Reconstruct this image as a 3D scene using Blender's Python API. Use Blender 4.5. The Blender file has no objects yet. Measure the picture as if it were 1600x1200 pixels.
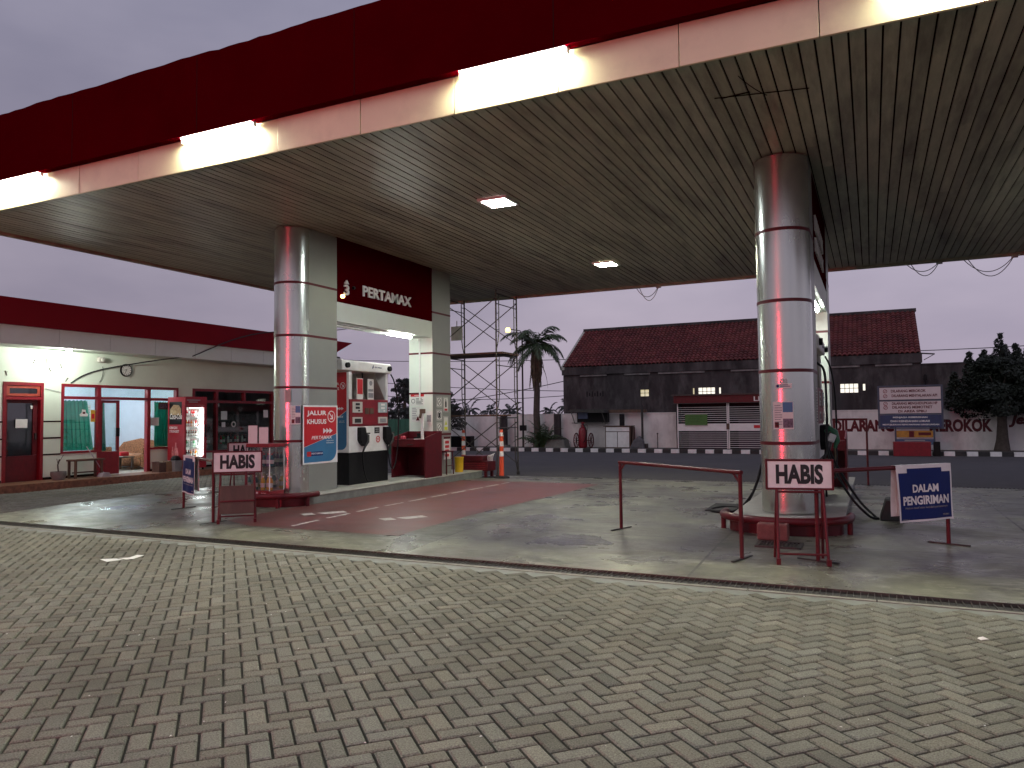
import bpy, bmesh, math, random
from mathutils import Vector, Matrix
random.seed(11)
S = bpy.context.scene
COL = S.collection
R = math.radians

# ------------------------------------------------------------------ camera
EYE = Vector((0, 0, 1.5))
def camera():
    yaw, pitch, roll = R(25.553), R(2.54), R(-0.624)
    f = Vector((-math.sin(yaw)*math.cos(pitch), math.cos(yaw)*math.cos(pitch), math.sin(pitch)))
    r = Vector((math.cos(yaw), math.sin(yaw), 0)); u = r.cross(f)
    r2 = r*math.cos(roll) + u*math.sin(roll); u2 = -r*math.sin(roll) + u*math.cos(roll)
    cd = bpy.data.cameras.new('camera'); cam = bpy.data.objects.new('camera', cd); COL.objects.link(cam)
    cd.sensor_width = 36; cd.lens = 1172.64/1600*36; cd.clip_start = .05; cd.clip_end = 2000
    m = Matrix((r2, u2, -f)).transposed().to_4x4(); m.translation = EYE
    cam.matrix_world = m; S.camera = cam
camera()

# ------------------------------------------------------------------ dusk sky, faint sun behind the overcast, exposure
def world():
    w = bpy.data.worlds.new('World'); S.world = w; w.use_nodes = True
    nt = w.node_tree; N = nt.nodes; L = nt.links; N.clear()
    out = N.new('ShaderNodeOutputWorld'); bg = N.new('ShaderNodeBackground'); L.new(bg.outputs[0], out.inputs[0])
    sky = N.new('ShaderNodeTexSky'); sky.sky_type = 'NISHITA'; sky.sun_disc = False
    sky.sun_elevation = R(2); sky.sun_rotation = R(198); sky.dust_density = 3
    tc = N.new('ShaderNodeTexCoord'); sep = N.new('ShaderNodeSeparateXYZ'); L.new(tc.outputs['Generated'], sep.inputs[0])
    cr = N.new('ShaderNodeValToRGB'); L.new(sep.outputs[2], cr.inputs[0])
    e = cr.color_ramp.elements; e[0].position = 0; e[0].color = (.455, .388, .475, 1); e[1].position = .55; e[1].color = (.30, .298, .405, 1)
    m1 = cr.color_ramp.elements.new(.18); m1.color = (.42, .378, .47, 1)
    mp = N.new('ShaderNodeMapping'); mp.inputs['Scale'].default_value = (1, 1, 2.6); L.new(tc.outputs['Generated'], mp.inputs[0])
    nz = N.new('ShaderNodeTexNoise'); nz.inputs['Scale'].default_value = 2.2; nz.inputs['Detail'].default_value = 5; L.new(mp.outputs[0], nz.inputs[0])
    c2 = N.new('ShaderNodeValToRGB'); L.new(nz.outputs[0], c2.inputs[0])
    c2.color_ramp.elements[0].position = .3; c2.color_ramp.elements[0].color = (.72, .73, .78, 1)
    c2.color_ramp.elements[1].position = .72; c2.color_ramp.elements[1].color = (1.17, 1.15, 1.13, 1)
    mx = N.new('ShaderNodeMix'); mx.data_type = 'RGBA'; mx.blend_type = 'MULTIPLY'; mx.inputs[0].default_value = 1
    L.new(cr.outputs[0], mx.inputs[6]); L.new(c2.outputs[0], mx.inputs[7])
    c3 = N.new('ShaderNodeMapRange'); L.new(sep.outputs[0], c3.inputs[0]); c3.inputs[1].default_value = -.9; c3.inputs[2].default_value = .25; c3.inputs[3].default_value = .84; c3.inputs[4].default_value = 1.13
    m2 = N.new('ShaderNodeVectorMath'); m2.operation = 'SCALE'; L.new(mx.outputs[2], m2.inputs[0]); L.new(c3.outputs[0], m2.inputs['Scale'])
    ad = N.new('ShaderNodeMix'); ad.data_type = 'RGBA'; ad.blend_type = 'ADD'; ad.inputs[0].default_value = .004
    L.new(m2.outputs[0], ad.inputs[6]); L.new(sky.outputs[0], ad.inputs[7])
    L.new(ad.outputs[2], bg.inputs[0]); bg.inputs[1].default_value = 1.0
world()
def sun():
    d = bpy.data.lights.new('sun', 'SUN'); o = bpy.data.objects.new('sun', d); COL.objects.link(o)
    d.energy = .34; d.angle = R(45); d.color = (1, .95, .92); o.rotation_euler = (R(52), 0, R(-18))
sun()
S.view_settings.view_transform = 'Standard'; S.view_settings.look = 'None'; S.view_settings.exposure = 0.0; S.view_settings.gamma = 1
S.render.engine = 'CYCLES'; S.cycles.use_denoising = True; S.cycles.max_bounces = 7; S.cycles.sample_clamp_indirect = 6
S.cycles.caustics_reflective = False; S.cycles.caustics_refractive = False

# lamp strengths (W/m2/sr-like emission of the lamp surfaces)
E_STRIP, E_CEIL, E_TUBE, E_OFFICE, E_ROOM, E_FRIDGE, E_STREET, E_RED = 560, 300, 230, 1000, 330, 40, 5, 80

# ------------------------------------------------------------------ materials
MATS = {}
def nodes_of(name):
    m = bpy.data.materials.new(name); m.use_nodes = True; MATS[name] = m
    return m, m.node_tree, m.node_tree.nodes, m.node_tree.links, m.node_tree.nodes['Principled BSDF']
def pm(name, col, rough=.5, metal=0., var=.12, scale=5., bump=0., bscale=60., dirt=0., dirtcol=(.05, .045, .04), dscale=1.3, aniso=0, stretch=(1, 1, 1), tint=False, coat=0, spec=.5):
    m, nt, N, L, b = nodes_of(name)
    tc = N.new('ShaderNodeTexCoord'); mp = N.new('ShaderNodeMapping'); mp.inputs['Scale'].default_value = stretch
    L.new(tc.outputs['Object'], mp.inputs[0])
    nz = N.new('ShaderNodeTexNoise'); nz.inputs['Scale'].default_value = scale; nz.inputs['Detail'].default_value = 6; nz.inputs['Roughness'].default_value = .6
    L.new(mp.outputs[0], nz.inputs[0])
    cr = N.new('ShaderNodeValToRGB'); L.new(nz.outputs[0], cr.inputs[0])
    e = cr.color_ramp.elements; e[0].position = .3; e[1].position = .7
    e[0].color = tuple(c*(1-var) for c in col)+(1,); e[1].color = tuple(min(1, c*(1+var)) for c in col)+(1,)
    c = cr.outputs[0]
    def mixn(a, bcol, fac, blend='MIX'):
        x = N.new('ShaderNodeMix'); x.data_type = 'RGBA'; x.blend_type = blend
        L.new(a, x.inputs[6])
        if isinstance(bcol, tuple): x.inputs[7].default_value = bcol+(1,)
        else: L.new(bcol, x.inputs[7])
        if isinstance(fac, float): x.inputs[0].default_value = fac
        else: L.new(fac, x.inputs[0])
        return x.outputs[2]
    if tint:
        at = N.new('ShaderNodeAttribute'); at.attribute_name = 'tint'; c = mixn(c, at.outputs['Color'], 1., 'MULTIPLY')
    if dirt:
        n2 = N.new('ShaderNodeTexNoise'); n2.inputs['Scale'].default_value = dscale; n2.inputs['Detail'].default_value = 8; n2.inputs['Roughness'].default_value = .65
        L.new(mp.outputs[0], n2.inputs[0])
        c3 = N.new('ShaderNodeValToRGB'); L.new(n2.outputs[0], c3.inputs[0]); c3.color_ramp.elements[0].position = .48; c3.color_ramp.elements[1].position = .72
        c3.color_ramp.elements[1].color = (dirt, dirt, dirt, 1)
        c = mixn(c, dirtcol, c3.outputs[0])
    L.new(c, b.inputs['Base Color'])
    rr = N.new('ShaderNodeMapRange'); L.new(nz.outputs[0], rr.inputs[0]); rr.inputs[3].default_value = max(.03, rough-.1); rr.inputs[4].default_value = min(1, rough+.1)
    L.new(rr.outputs[0], b.inputs['Roughness'])
    b.inputs['Metallic'].default_value = metal
    b.inputs['Specular IOR Level'].default_value = spec
    if coat: b.inputs['Coat Weight'].default_value = coat
    if bump:
        n3 = N.new('ShaderNodeTexNoise'); n3.inputs['Scale'].default_value = bscale; n3.inputs['Detail'].default_value = 4; L.new(tc.outputs['Object'], n3.inputs[0])
        bp = N.new('ShaderNodeBump'); bp.inputs['Strength'].default_value = bump; bp.inputs['Distance'].default_value = .01
        L.new(n3.outputs[0], bp.inputs['Height']); L.new(bp.outputs[0], b.inputs['Normal'])
    return m
def em(name, col, strength):
    m, nt, N, L, b = nodes_of(name)
    b.inputs['Base Color'].default_value = (.8, .8, .8, 1); b.inputs['Emission Color'].default_value = col+(1,); b.inputs['Emission Strength'].default_value = strength
    return m
def glass(name, tintc=(.9, .95, .93), refl=.09, rough=.03):
    m, nt, N, L, b = nodes_of(name)
    t = N.new('ShaderNodeBsdfTransparent'); t.inputs[0].default_value = tintc+(1,)
    g = N.new('ShaderNodeBsdfGlossy'); g.inputs['Roughness'].default_value = rough
    fr = N.new('ShaderNodeLayerWeight'); fr.inputs[0].default_value = refl*2
    mr = N.new('ShaderNodeMapRange'); L.new(fr.outputs['Fresnel'], mr.inputs[0]); mr.inputs[3].default_value = refl*.6; mr.inputs[4].default_value = .8
    mx = N.new('ShaderNodeMixShader'); L.new(mr.outputs[0], mx.inputs[0]); L.new(t.outputs[0], mx.inputs[1]); L.new(g.outputs[0], mx.inputs[2])
    L.new(mx.outputs[0], N['Material Output'].inputs[0])
    return m

M_paver = pm('paver', (.19, .185, .154), .9, spec=.15, var=.5, scale=120, bump=.5, bscale=150, dirt=.65, dirtcol=(.07, .064, .054), dscale=.55, tint=True)
M_bed = pm('paver_bed', (.034, .03, .025), .95, var=.3, scale=40, bump=.5, bscale=120)
M_asphalt = pm('asphalt', (.062, .058, .06), .85, var=.25, scale=3, bump=.4, bscale=180, dirt=.5, dirtcol=(.1, .095, .09), dscale=.35)
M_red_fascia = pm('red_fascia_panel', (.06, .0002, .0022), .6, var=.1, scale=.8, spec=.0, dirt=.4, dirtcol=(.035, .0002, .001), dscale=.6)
M_red = pm('red_paint', (.22, .008, .016), .38, var=.15, scale=9, dirt=.35, dirtcol=(.06, .01, .01), dscale=6)
M_red_dark = pm('dark_red_paint', (.10, .006, .011), .42, spec=.35, var=.2, scale=9, dirt=.4, dirtcol=(.04, .012, .01), dscale=8)
M_red_bright = pm('red_print', (.55, .012, .02), .45, var=.05, scale=3)
M_band = pm('cream_fascia_panel', (.72, .66, .45), .45, var=.06, scale=1.2, dirt=.25, dirtcol=(.3, .24, .18), dscale=2)
M_seam = pm('dark_seam', (.02, .014, .012), .9, spec=.0)
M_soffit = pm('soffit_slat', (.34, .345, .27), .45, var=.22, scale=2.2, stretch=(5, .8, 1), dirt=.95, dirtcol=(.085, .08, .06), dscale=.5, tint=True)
M_black = pm('black_plastic', (.008, .008, .009), .5, spec=.2, var=.3, scale=12)
M_rubber = pm('black_rubber', (.022, .021, .021), .75, var=.3, scale=12)
M_darkmetal = pm('dark_metal', (.06, .058, .055), .5, .6, var=.3, scale=14)
M_steel = pm('galvanised_tube', (.10, .095, .085), .5, .7, var=.35, scale=18, dirt=.5, dirtcol=(.1, .055, .03), dscale=7)
M_alu = pm('brushed_aluminium', (.56, .60, .55), .25, .92, bump=.12, bscale=2.5, var=.06, scale=3, stretch=(1, 1, .3), dirt=.3, dirtcol=(.3, .29, .27), dscale=1.6)
M_alu_flat = pm('grey_composite_panel', (.30, .315, .285), .42, .35, var=.05, scale=2, dirt=.2, dirtcol=(.28, .27, .24), dscale=1.5)
M_white_panel = pm('white_panel', (.70, .76, .69), .45, var=.05, scale=2, dirt=.25, dirtcol=(.45, .43, .37), dscale=2)
M_white = pm('white_paint', (.80, .79, .77), .5, var=.06, scale=6, dirt=.25, dirtcol=(.4, .36, .3), dscale=4)
M_paper = pm('paper', (.72, .71, .68), .7, var=.05, scale=10)
M_ink = pm('black_ink', (.012, .012, .014), .5)
M_navy = pm('navy_print', (.006, .018, .12), .5, spec=.2, var=.08, scale=3)
M_blue = pm('blue_print', (.035, .17, .33), .45, var=.1, scale=3)
M_teal = pm('teal_print', (.06, .26, .36), .45, var=.1, scale=3)
M_grey_print = pm('grey_print', (.28, .28, .29), .6, var=.3, scale=60)
M_photo_print = pm('photo_print', (.12, .10, .14), .5, var=.8, scale=30)
M_green_sign = pm('green_sign_paint', (.05, .16, .03), .5, var=.2, scale=20)
M_yellow = pm('yellow_plastic', (.75, .45, .02), .4, var=.06, scale=6)
M_orange = pm('orange_plastic', (.72, .09, .03), .45, var=.1, scale=9, dirt=.3, dirtcol=(.3, .05, .03), dscale=6)
M_conc_light = pm('island_concrete', (.42, .41, .36), .55, var=.12, scale=5, dirt=.45, dirtcol=(.22, .21, .18), dscale=3, bump=.2, bscale=90)
M_curb_grey = pm('curb_concrete', (.20, .21, .19), .7, var=.2, scale=7, dirt=.4, dirtcol=(.09, .09, .08), dscale=3, bump=.3, bscale=80)
M_lane = pm('red_lane_paint', (.165, .052, .044), .42, var=.2, scale=2.2, dirt=.8, dirtcol=(.085, .045, .04), dscale=.8, bump=.15, bscale=60)
M_mark = pm('worn_white_paint', (.62, .59, .53), .7, var=.25, scale=14, dirt=.5, dirtcol=(.2, .14, .12), dscale=8)
M_wall = pm('far_wall_plaster', (.80, .77, .75), .8, var=.12, scale=1.6, dirt=.55, dirtcol=(.25, .22, .2), dscale=1.1, stretch=(1, 1, .6))
M_ware = pm('bare_dark_plaster', (.052, .045, .046), .95, var=.5, scale=1.1, dirt=.75, dirtcol=(.13, .12, .118), dscale=1.6, stretch=(1.3, 1, .5), bump=.4, bscale=12, spec=.2)
M_tile = pm('clay_roof_tile', (.145, .042, .040), .8, var=.3, scale=2.2, spec=.2, dirt=.6, dirtcol=(.04, .02, .022), dscale=.8, tint=True)
M_officewall = pm('office_plaster', (.66, .73, .62), .7, var=.05, scale=1.2, dirt=.22, dirtcol=(.42, .42, .36), dscale=.9)
M_step = pm('terracotta_tile', (.22, .10, .055), .45, var=.45, scale=16, dirt=.4, dirtcol=(.1, .05, .03), dscale=5)
M_wood = pm('dark_wood', (.10, .055, .035), .6, var=.35, scale=8, stretch=(1, 1, .2))
M_plywood = pm('brown_board', (.085, .045, .034), .65, var=.3, scale=7, stretch=(1, 1, .25), dirt=.4, dirtcol=(.05, .03, .02), dscale=4)
M_red_office = pm('office_fascia_red', (.20, .003, .010), .5, var=.08, scale=.8, spec=.1)
M_curtain = pm('green_curtain', (.012, .22, .15), .8, var=.12, scale=5)
def curtain_mat():      # translucent_curtain: thin cloth lets the room light through
    nt = M_curtain.node_tree; N, L = nt.nodes, nt.links; b = N['Principled BSDF']
    t = N.new('ShaderNodeBsdfTranslucent'); t.inputs[0].default_value = (.02, .30, .20, 1); x = N.new('ShaderNodeMixShader'); x.inputs[0].default_value = .3
    L.new(b.outputs[0], x.inputs[1]); L.new(t.outputs[0], x.inputs[2]); L.new(x.outputs[0], N['Material Output'].inputs[0])
curtain_mat()
M_room = pm('pale_blue_room_wall', (.55, .62, .70), .8, var=.04)
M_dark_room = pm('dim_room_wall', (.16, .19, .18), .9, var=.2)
M_greenstrip = pm('dim_green_panel', (.02, .06, .045), .7)
M_sofa = pm('patterned_upholstery', (.30, .13, .06), .85, var=.8, scale=28)
M_floor = pm('pale_floor_tile', (.5, .47, .4), .3)
M_foil = pm('palm_leaf', (.035, .065, .022), .55, var=.4, scale=3)
M_dry = pm('dry_palm_leaf', (.10, .075, .045), .8, var=.4, scale=6)
M_bark = pm('bark', (.07, .055, .045), .9, var=.4, scale=10, bump=.8, bscale=20)
M_leaf_dark = pm('dark_foliage', (.012, .018, .010), .7, var=.5, scale=2)
M_leaf_far = pm('far_foliage', (.028, .034, .03), .8, var=.4, scale=2)
M_greenfence = pm('green_sheet', (.04, .15, .10), .6, var=.2, scale=3)
M_bluefence = pm('blue_sheet', (.03, .07, .2), .6, var=.2, scale=3)
M_wire = pm('cable_sheath', (.02, .02, .022), .6)
M_greywire = pm('grey_cable', (.35, .34, .36), .6)
M_glass = glass('window_glass', refl=.12)
M_acrylic = glass('clear_acrylic', (.93, .95, .96), .16, .06)
M_fridge_red = pm('fridge_red', (.33, .010, .022), .35, var=.1, scale=4)
M_cap = pm('bottle_cap_red', (.4, .02, .02), .4)
M_drink = [pm('orange_drink', (.75, .22, .02), .2), pm('cola_drink', (.05, .015, .01), .15), pm('clear_drink', (.6, .68, .68), .15), pm('red_drink', (.6, .03, .03), .2), pm('green_drink', (.08, .35, .12), .2)]
M_oil = [pm('teal_oil', (.02, .13, .15), .2), pm('yellow_oil', (.65, .45, .02), .2), pm('amber_oil', (.7, .30, .02), .2), pm('violet_oil', (.20, .10, .24), .2)]
M_terminal = pm('beige_plastic', (.55, .53, .48), .45)
M_lcd = pm('lcd_panel', (.45, .55, .56), .25)
E_white = em('lamp_warm_white', (1, 1, .74), E_STRIP)
E_cool = em('lamp_cool_white', (.93, .97, 1), E_CEIL)
E_ceil2 = em('lamp_yellow_white', (1, .97, .72), E_CEIL*.8)
E_tube = em('lamp_tube', (.95, 1, .92), E_TUBE)
E_bulb = em('lamp_office', (.92, 1, .9), E_OFFICE)
E_room = em('lamp_room', (.88, .95, 1), E_ROOM)
E_frid = em('lamp_fridge', (.95, .98, 1), E_FRIDGE)
E_strt = em('lamp_sodium', (1, .62, .14), E_STREET)
E_redl = em('lamp_red_sign', (1, .03, .07), E_RED)
E_win = em('lit_window', (1, .95, .8), 1.1)
E_win2 = em('lit_window_dim', (1, .88, .5), .55)
E_spot = em('lamp_small_amber', (1, .7, .25), 6)

# concrete slab: stains, joints, sheen
def concrete():
    m, nt, N, L, b = nodes_of('forecourt_concrete')
    tc = N.new('ShaderNodeTexCoord'); O = tc.outputs['Object']
    def noise(scale, det=7, rough=.6, st=(1, 1, 1)):
        mp = N.new('ShaderNodeMapping'); mp.inputs['Scale'].default_value = st; L.new(O, mp.inputs[0])
        n = N.new('ShaderNodeTexNoise'); n.inputs['Scale'].default_value = scale; n.inputs['Detail'].default_value = det; n.inputs['Roughness'].default_value = rough
        n.inputs['Distortion'].default_value = .4; L.new(mp.outputs[0], n.inputs[0]); return n.outputs[0]
    def ramp(x, p0, c0, p1, c1):
        r = N.new('ShaderNodeValToRGB'); L.new(x, r.inputs[0]); e = r.color_ramp.elements
        e[0].position = p0; e[0].color = c0+(1,); e[1].position = p1; e[1].color = c1+(1,); return r.outputs[0]
    def mix(a, c, f):
        x = N.new('ShaderNodeMix'); x.data_type = 'RGBA'; L.new(a, x.inputs[6])
        if isinstance(c, tuple): x.inputs[7].default_value = c+(1,)
        else: L.new(c, x.inputs[7])
        L.new(f, x.inputs[0]); return x.outputs[2]
    G = lambda v: (v, v, v)
    base = ramp(noise(2.2), .3, (.13, .13, .096), .7, (.225, .225, .165))
    base = mix(base, (.36, .35, .285), ramp(noise(2.3, 11, .8, (1, 2.4, 1)), .53, G(0), .60, G(.7)))
    base = mix(base, (.095, .09, .078), ramp(noise(.45, 9, .7), .45, G(0), .58, G(.9)))
    base = mix(base, (.055, .05, .045), ramp(noise(1.2, 11, .78, (.7, 1.3, 1)), .55, G(0), .62, G(.85)))
    base = mix(base, (.50, .48, .40), ramp(noise(4.2, 11, .82, (.7, 2.4, 1)), .60, G(0), .66, G(.7)))
    # slab joints, running away from the street every 3.2 m and across every 5 m
    sp = N.new('ShaderNodeSeparateXYZ'); L.new(O, sp.inputs[0])
    def joint(sock, off, per):
        a = N.new('ShaderNodeMath'); a.operation = 'ADD'; L.new(sock, a.inputs[0]); a.inputs[1].default_value = off+100*per
        d = N.new('ShaderNodeMath'); d.operation = 'MODULO'; L.new(a.outputs[0], d.inputs[0]); d.inputs[1].default_value = per
        c = N.new('ShaderNodeMath'); c.operation = 'LESS_THAN'; L.new(d.outputs[0], c.inputs[0]); c.inputs[1].default_value = .026
        return c.outputs[0]
    for s_, off, per in ((sp.outputs[0], 4.8, 3.2), (sp.outputs[1], -8.9, 5.1)):
        base = mix(base, (.06, .055, .05), joint(s_, off, per))
    sn = N.new('ShaderNodeVectorMath'); sn.operation = 'SNAP'; sn.inputs[1].default_value = (3.2, 5.1, 100)
    of = N.new('ShaderNodeVectorMath'); of.operation = 'ADD'; of.inputs[1].default_value = (4.8, -8.9, 50); L.new(O, of.inputs[0]); L.new(of.outputs[0], sn.inputs[0])
    wn = N.new('ShaderNodeTexWhiteNoise'); L.new(sn.outputs[0], wn.inputs[0])
    mr = N.new('ShaderNodeMapRange'); L.new(wn.outputs[0], mr.inputs[0]); mr.inputs[3].default_value = .82; mr.inputs[4].default_value = 1.14
    sc = N.new('ShaderNodeVectorMath'); sc.operation = 'SCALE'; L.new(base, sc.inputs[0]); L.new(mr.outputs[0], sc.inputs['Scale']); base = sc.outputs[0]
    L.new(base, b.inputs['Base Color'])
    r = N.new('ShaderNodeMapRange'); L.new(noise(1.1, 6), r.inputs[0]); r.inputs[1].default_value = .35; r.inputs[2].default_value = .65
    r.inputs[3].default_value = .2; r.inputs[4].default_value = .55; L.new(r.outputs[0], b.inputs['Roughness'])
    b.inputs['Specular IOR Level'].default_value = .35
    bp = N.new('ShaderNodeBump'); bp.inputs['Strength'].default_value = .25; bp.inputs['Distance'].default_value = .01
    L.new(noise(40, 5), bp.inputs['Height'])
    b2 = N.new('ShaderNodeBump'); b2.inputs['Strength'].default_value = .35; b2.inputs['Distance'].default_value = .02
    L.new(noise(4.5, 3, .5, (1, 1.8, 1)), b2.inputs['Height']); L.new(bp.outputs[0], b2.inputs['Normal']); L.new(b2.outputs[0], b.inputs['Normal'])
    return m
M_conc = concrete()

M_kerbw = pm('kerb_white_paint', (.86, .84, .82), .7, var=.1, scale=7, dirt=.35, dirtcol=(.4, .37, .34), dscale=4)
# ------------------------------------------------------------------ mesh builder
class MB:
    def __init__(s): s.v = []; s.f = []; s.mi = []; s.m = 0; s.tint = None; s.t = []
    def add(s, vs, fs):
        n = len(s.v); s.v += [tuple(p) for p in vs]
        for f in fs: s.f.append(tuple(n+i for i in f)); s.mi.append(s.m); s.t.append(s.tint)
        return s
    def poly(s, pts): return s.add(pts, [range(len(pts))])
    def box2(s, lo, hi):
        x0, y0, z0 = lo; x1, y1, z1 = hi
        return s.add([(x0,y0,z0),(x1,y0,z0),(x1,y1,z0),(x0,y1,z0),(x0,y0,z1),(x1,y0,z1),(x1,y1,z1),(x0,y1,z1)],
                     [(3,2,1,0),(4,5,6,7),(0,1,5,4),(1,2,6,5),(2,3,7,6),(3,0,4,7)])
    def box(s, c, d, rz=0, rx=0, ry=0):
        m = Matrix.Rotation(rz, 3, 'Z') @ Matrix.Rotation(ry, 3, 'Y') @ Matrix.Rotation(rx, 3, 'X')
        vs = [Vector(c)+m @ Vector((sx*d[0]/2, sy*d[1]/2, sz*d[2]/2)) for sz in (-1, 1) for sx, sy in ((-1,-1),(1,-1),(1,1),(-1,1))]
        return s.add(vs, [(3,2,1,0),(4,5,6,7),(0,1,5,4),(1,2,6,5),(2,3,7,6),(3,0,4,7)])
    def cyl(s, p0, p1, r0, r1=None, n=12, cap=True):
        r1 = r0 if r1 is None else r1; p0 = Vector(p0); p1 = Vector(p1); d = (p1-p0).normalized()
        a = d.orthogonal().normalized(); b = d.cross(a)
        vs = [p+(a*math.cos(t)+b*math.sin(t))*r for p, r in ((p0, r0), (p1, r1)) for t in [2*math.pi*i/n for i in range(n)]]
        fs = [(i, (i+1) % n, n+(i+1) % n, n+i) for i in range(n)]
        if cap: fs += [tuple(range(n-1, -1, -1)), tuple(range(n, 2*n))]
        return s.add(vs, fs)
    def tube(s, path, r, n=8, cap=True):
        P = [Vector(p) for p in path]; k = len(P); vs = []
        t = (P[1]-P[0]).normalized(); a = t.orthogonal().normalized()
        for i, p in enumerate(P):
            t = ((P[min(i+1, k-1)]-p).normalized()+(p-P[max(i-1, 0)]).normalized()).normalized()
            a = (a-t*a.dot(t)).normalized(); b = t.cross(a); rr = r[i] if isinstance(r, (list, tuple)) else r
            vs += [p+(a*math.cos(q)+b*math.sin(q))*rr for q in [2*math.pi*j/n for j in range(n)]]
        fs = [(i*n+j, i*n+(j+1) % n, (i+1)*n+(j+1) % n, (i+1)*n+j) for i in range(k-1) for j in range(n)]
        if cap: fs += [tuple(range(n-1, -1, -1)), tuple(range((k-1)*n, k*n))]
        return s.add(vs, fs)
    def lathe(s, prof, c=(0, 0, 0), n=16):
        vs = [(c[0]+r*math.cos(2*math.pi*j/n), c[1]+r*math.sin(2*math.pi*j/n), c[2]+z) for r, z in prof for j in range(n)]
        k = len(prof); fs = [(i*n+j, i*n+(j+1) % n, (i+1)*n+(j+1) % n, (i+1)*n+j) for i in range(k-1) for j in range(n)]
        fs += [tuple(range(n-1, -1, -1)), tuple(range((k-1)*n, k*n))]
        return s.add(vs, fs)
    def prism(s, pts, z0, z1):          # plan polygon (ccw) between two heights
        n = len(pts)
        return s.add([(x, y, z) for z in (z0, z1) for x, y in pts], [tuple(range(n-1, -1, -1)), tuple(range(n, 2*n))]+[(i, (i+1) % n, n+(i+1) % n, n+i) for i in range(n)])
    def sheet(s, o, xd, ud, pts, th=.004):   # flat outline in the plane o + x*xd + u*ud, with thickness th along the normal
        o = Vector(o); xd = Vector(xd).normalized(); ud = Vector(ud).normalized(); nn = xd.cross(ud); n = len(pts)
        vs = [o+xd*a+ud*b+nn*h for h in (0, th) for a, b in pts]
        return s.add(vs, [tuple(range(n-1, -1, -1)), tuple(range(n, 2*n))]+[(i, (i+1) % n, n+(i+1) % n, n+i) for i in range(n)])
    def rect(s, o, xd, ud, w, h, th=.004): return s.sheet(o, xd, ud, [(0, 0), (w, 0), (w, h), (0, h)], th)
    def text(s, txt, o, xd, ud, h, w=None, depth=.003, bold=0., shear=0., align='L', lift=0.):
        cu = bpy.data.curves.new('t', 'FONT'); cu.body = txt; cu.offset = bold; cu.shear = shear; cu.extrude = .05; cu.resolution_u = 3
        ob = bpy.data.objects.new('t', cu); COL.objects.link(ob)
        dg = bpy.context.evaluated_depsgraph_get(); me = bpy.data.meshes.new_from_object(ob.evaluated_get(dg))
        bpy.data.objects.remove(ob); bpy.data.curves.remove(cu)
        xs = [v.co.x for v in me.vertices]; ys = [v.co.y for v in me.vertices]
        x0, x1, y0, y1 = min(xs), max(xs), min(ys), max(ys)
        sy = h/(y1-y0); sx = w/(x1-x0) if w else sy
        o = Vector(o); xd = Vector(xd).normalized(); ud = Vector(ud).normalized(); nn = xd.cross(ud)
        off = -(x1-x0)*sx/2 if align == 'C' else 0
        vs = [o+xd*((v.co.x-x0)*sx+off)+ud*((v.co.y-y0)*sy)+nn*(lift+(v.co.z+.05)/.1*depth) for v in me.vertices]
        s.add(vs, [tuple(p.vertices) for p in me.polygons]); bpy.data.meshes.remove(me)
        return s
    def mesh(s, name, mats, smooth=0):
        me = bpy.data.meshes.new(name); me.from_pydata(s.v, [], s.f)
        for m in (mats if isinstance(mats, (list, tuple)) else [mats]): me.materials.append(m)
        me.polygons.foreach_set('material_index', s.mi)
        if any(t is not None for t in s.t):
            at = me.color_attributes.new('tint', 'FLOAT_COLOR', 'CORNER'); dat = []
            for p in me.polygons:
                t = s.t[p.index] or (1, 1, 1); dat += [t[0], t[1], t[2], 1]*p.loop_total
            at.data.foreach_set('color', dat)
        if smooth:
            me.polygons.foreach_set('use_smooth', [True]*len(me.polygons)); me.set_sharp_from_angle(angle=R(smooth))
        me.update(); return me
def rr(w, h, r, n=5):                    # rounded rectangle outline from (0,0)
    p = []
    for cx, cy, a in ((w-r, r, -90), (w-r, h-r, 0), (r, h-r, 90), (r, r, 180)):
        p += [(cx+r*math.cos(R(a+90*i/n)), cy+r*math.sin(R(a+90*i/n))) for i in range(n+1)]
    return p
def disc(cx, cy, r, n=20): return [(cx+r*math.cos(2*math.pi*i/n), cy+r*math.sin(2*math.pi*i/n)) for i in range(n)]
def ring(mb, o, xd, ud, cx, cy, r, w, th=.003, n=24):
    for i in range(n):
        a, b = 2*math.pi*i/n, 2*math.pi*(i+1)/n
        mb.sheet(o, xd, ud, [(cx+q*math.cos(t), cy+q*math.sin(t)) for q, t in ((r, a), (r, b), (r-w, b), (r-w, a))][::-1], th)

def thing(name, label, cat, loc=(0, 0, 0), rz=0, group=None):
    o = bpy.data.objects.new(name, None); COL.objects.link(o); o.empty_display_size = .1
    o.location = loc; o.rotation_euler = (0, 0, rz); o['label'] = label; o['category'] = cat
    if group: o['group'] = group
    return o
def part(name, mb, mats, parent=None, smooth=0, bevel=0, label=None, world=None):
    """one mesh object; with world=root the builder holds world coordinates and is shifted to the root's base"""
    if world is not None:
        l = world.location; mb.v = [(x-l.x, y-l.y, z-l.z) for x, y, z in mb.v]
    o = bpy.data.objects.new(name, mb.mesh(name, mats, smooth)); COL.objects.link(o); o.parent = parent
    if bevel:
        b = o.modifiers.new('Bevel', 'BEVEL'); b.width = bevel; b.segments = 2; b.limit_method = 'ANGLE'; b.angle_limit = R(40)
    if label: o['label'] = label
    return o
def single(name, mb, mats, label, cat, loc=(0, 0, 0), group=None, smooth=0, bevel=0, rz=0):
    o = part(name, mb, mats, None, smooth, bevel); o.location = loc; o.rotation_euler = (0, 0, rz)
    o['label'] = label; o['category'] = cat
    if group: o['group'] = group
    return o
def setting(name, mb, mats, kind='structure', smooth=0):
    o = part(name, mb, mats, None, smooth); o['kind'] = kind; return o
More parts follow.
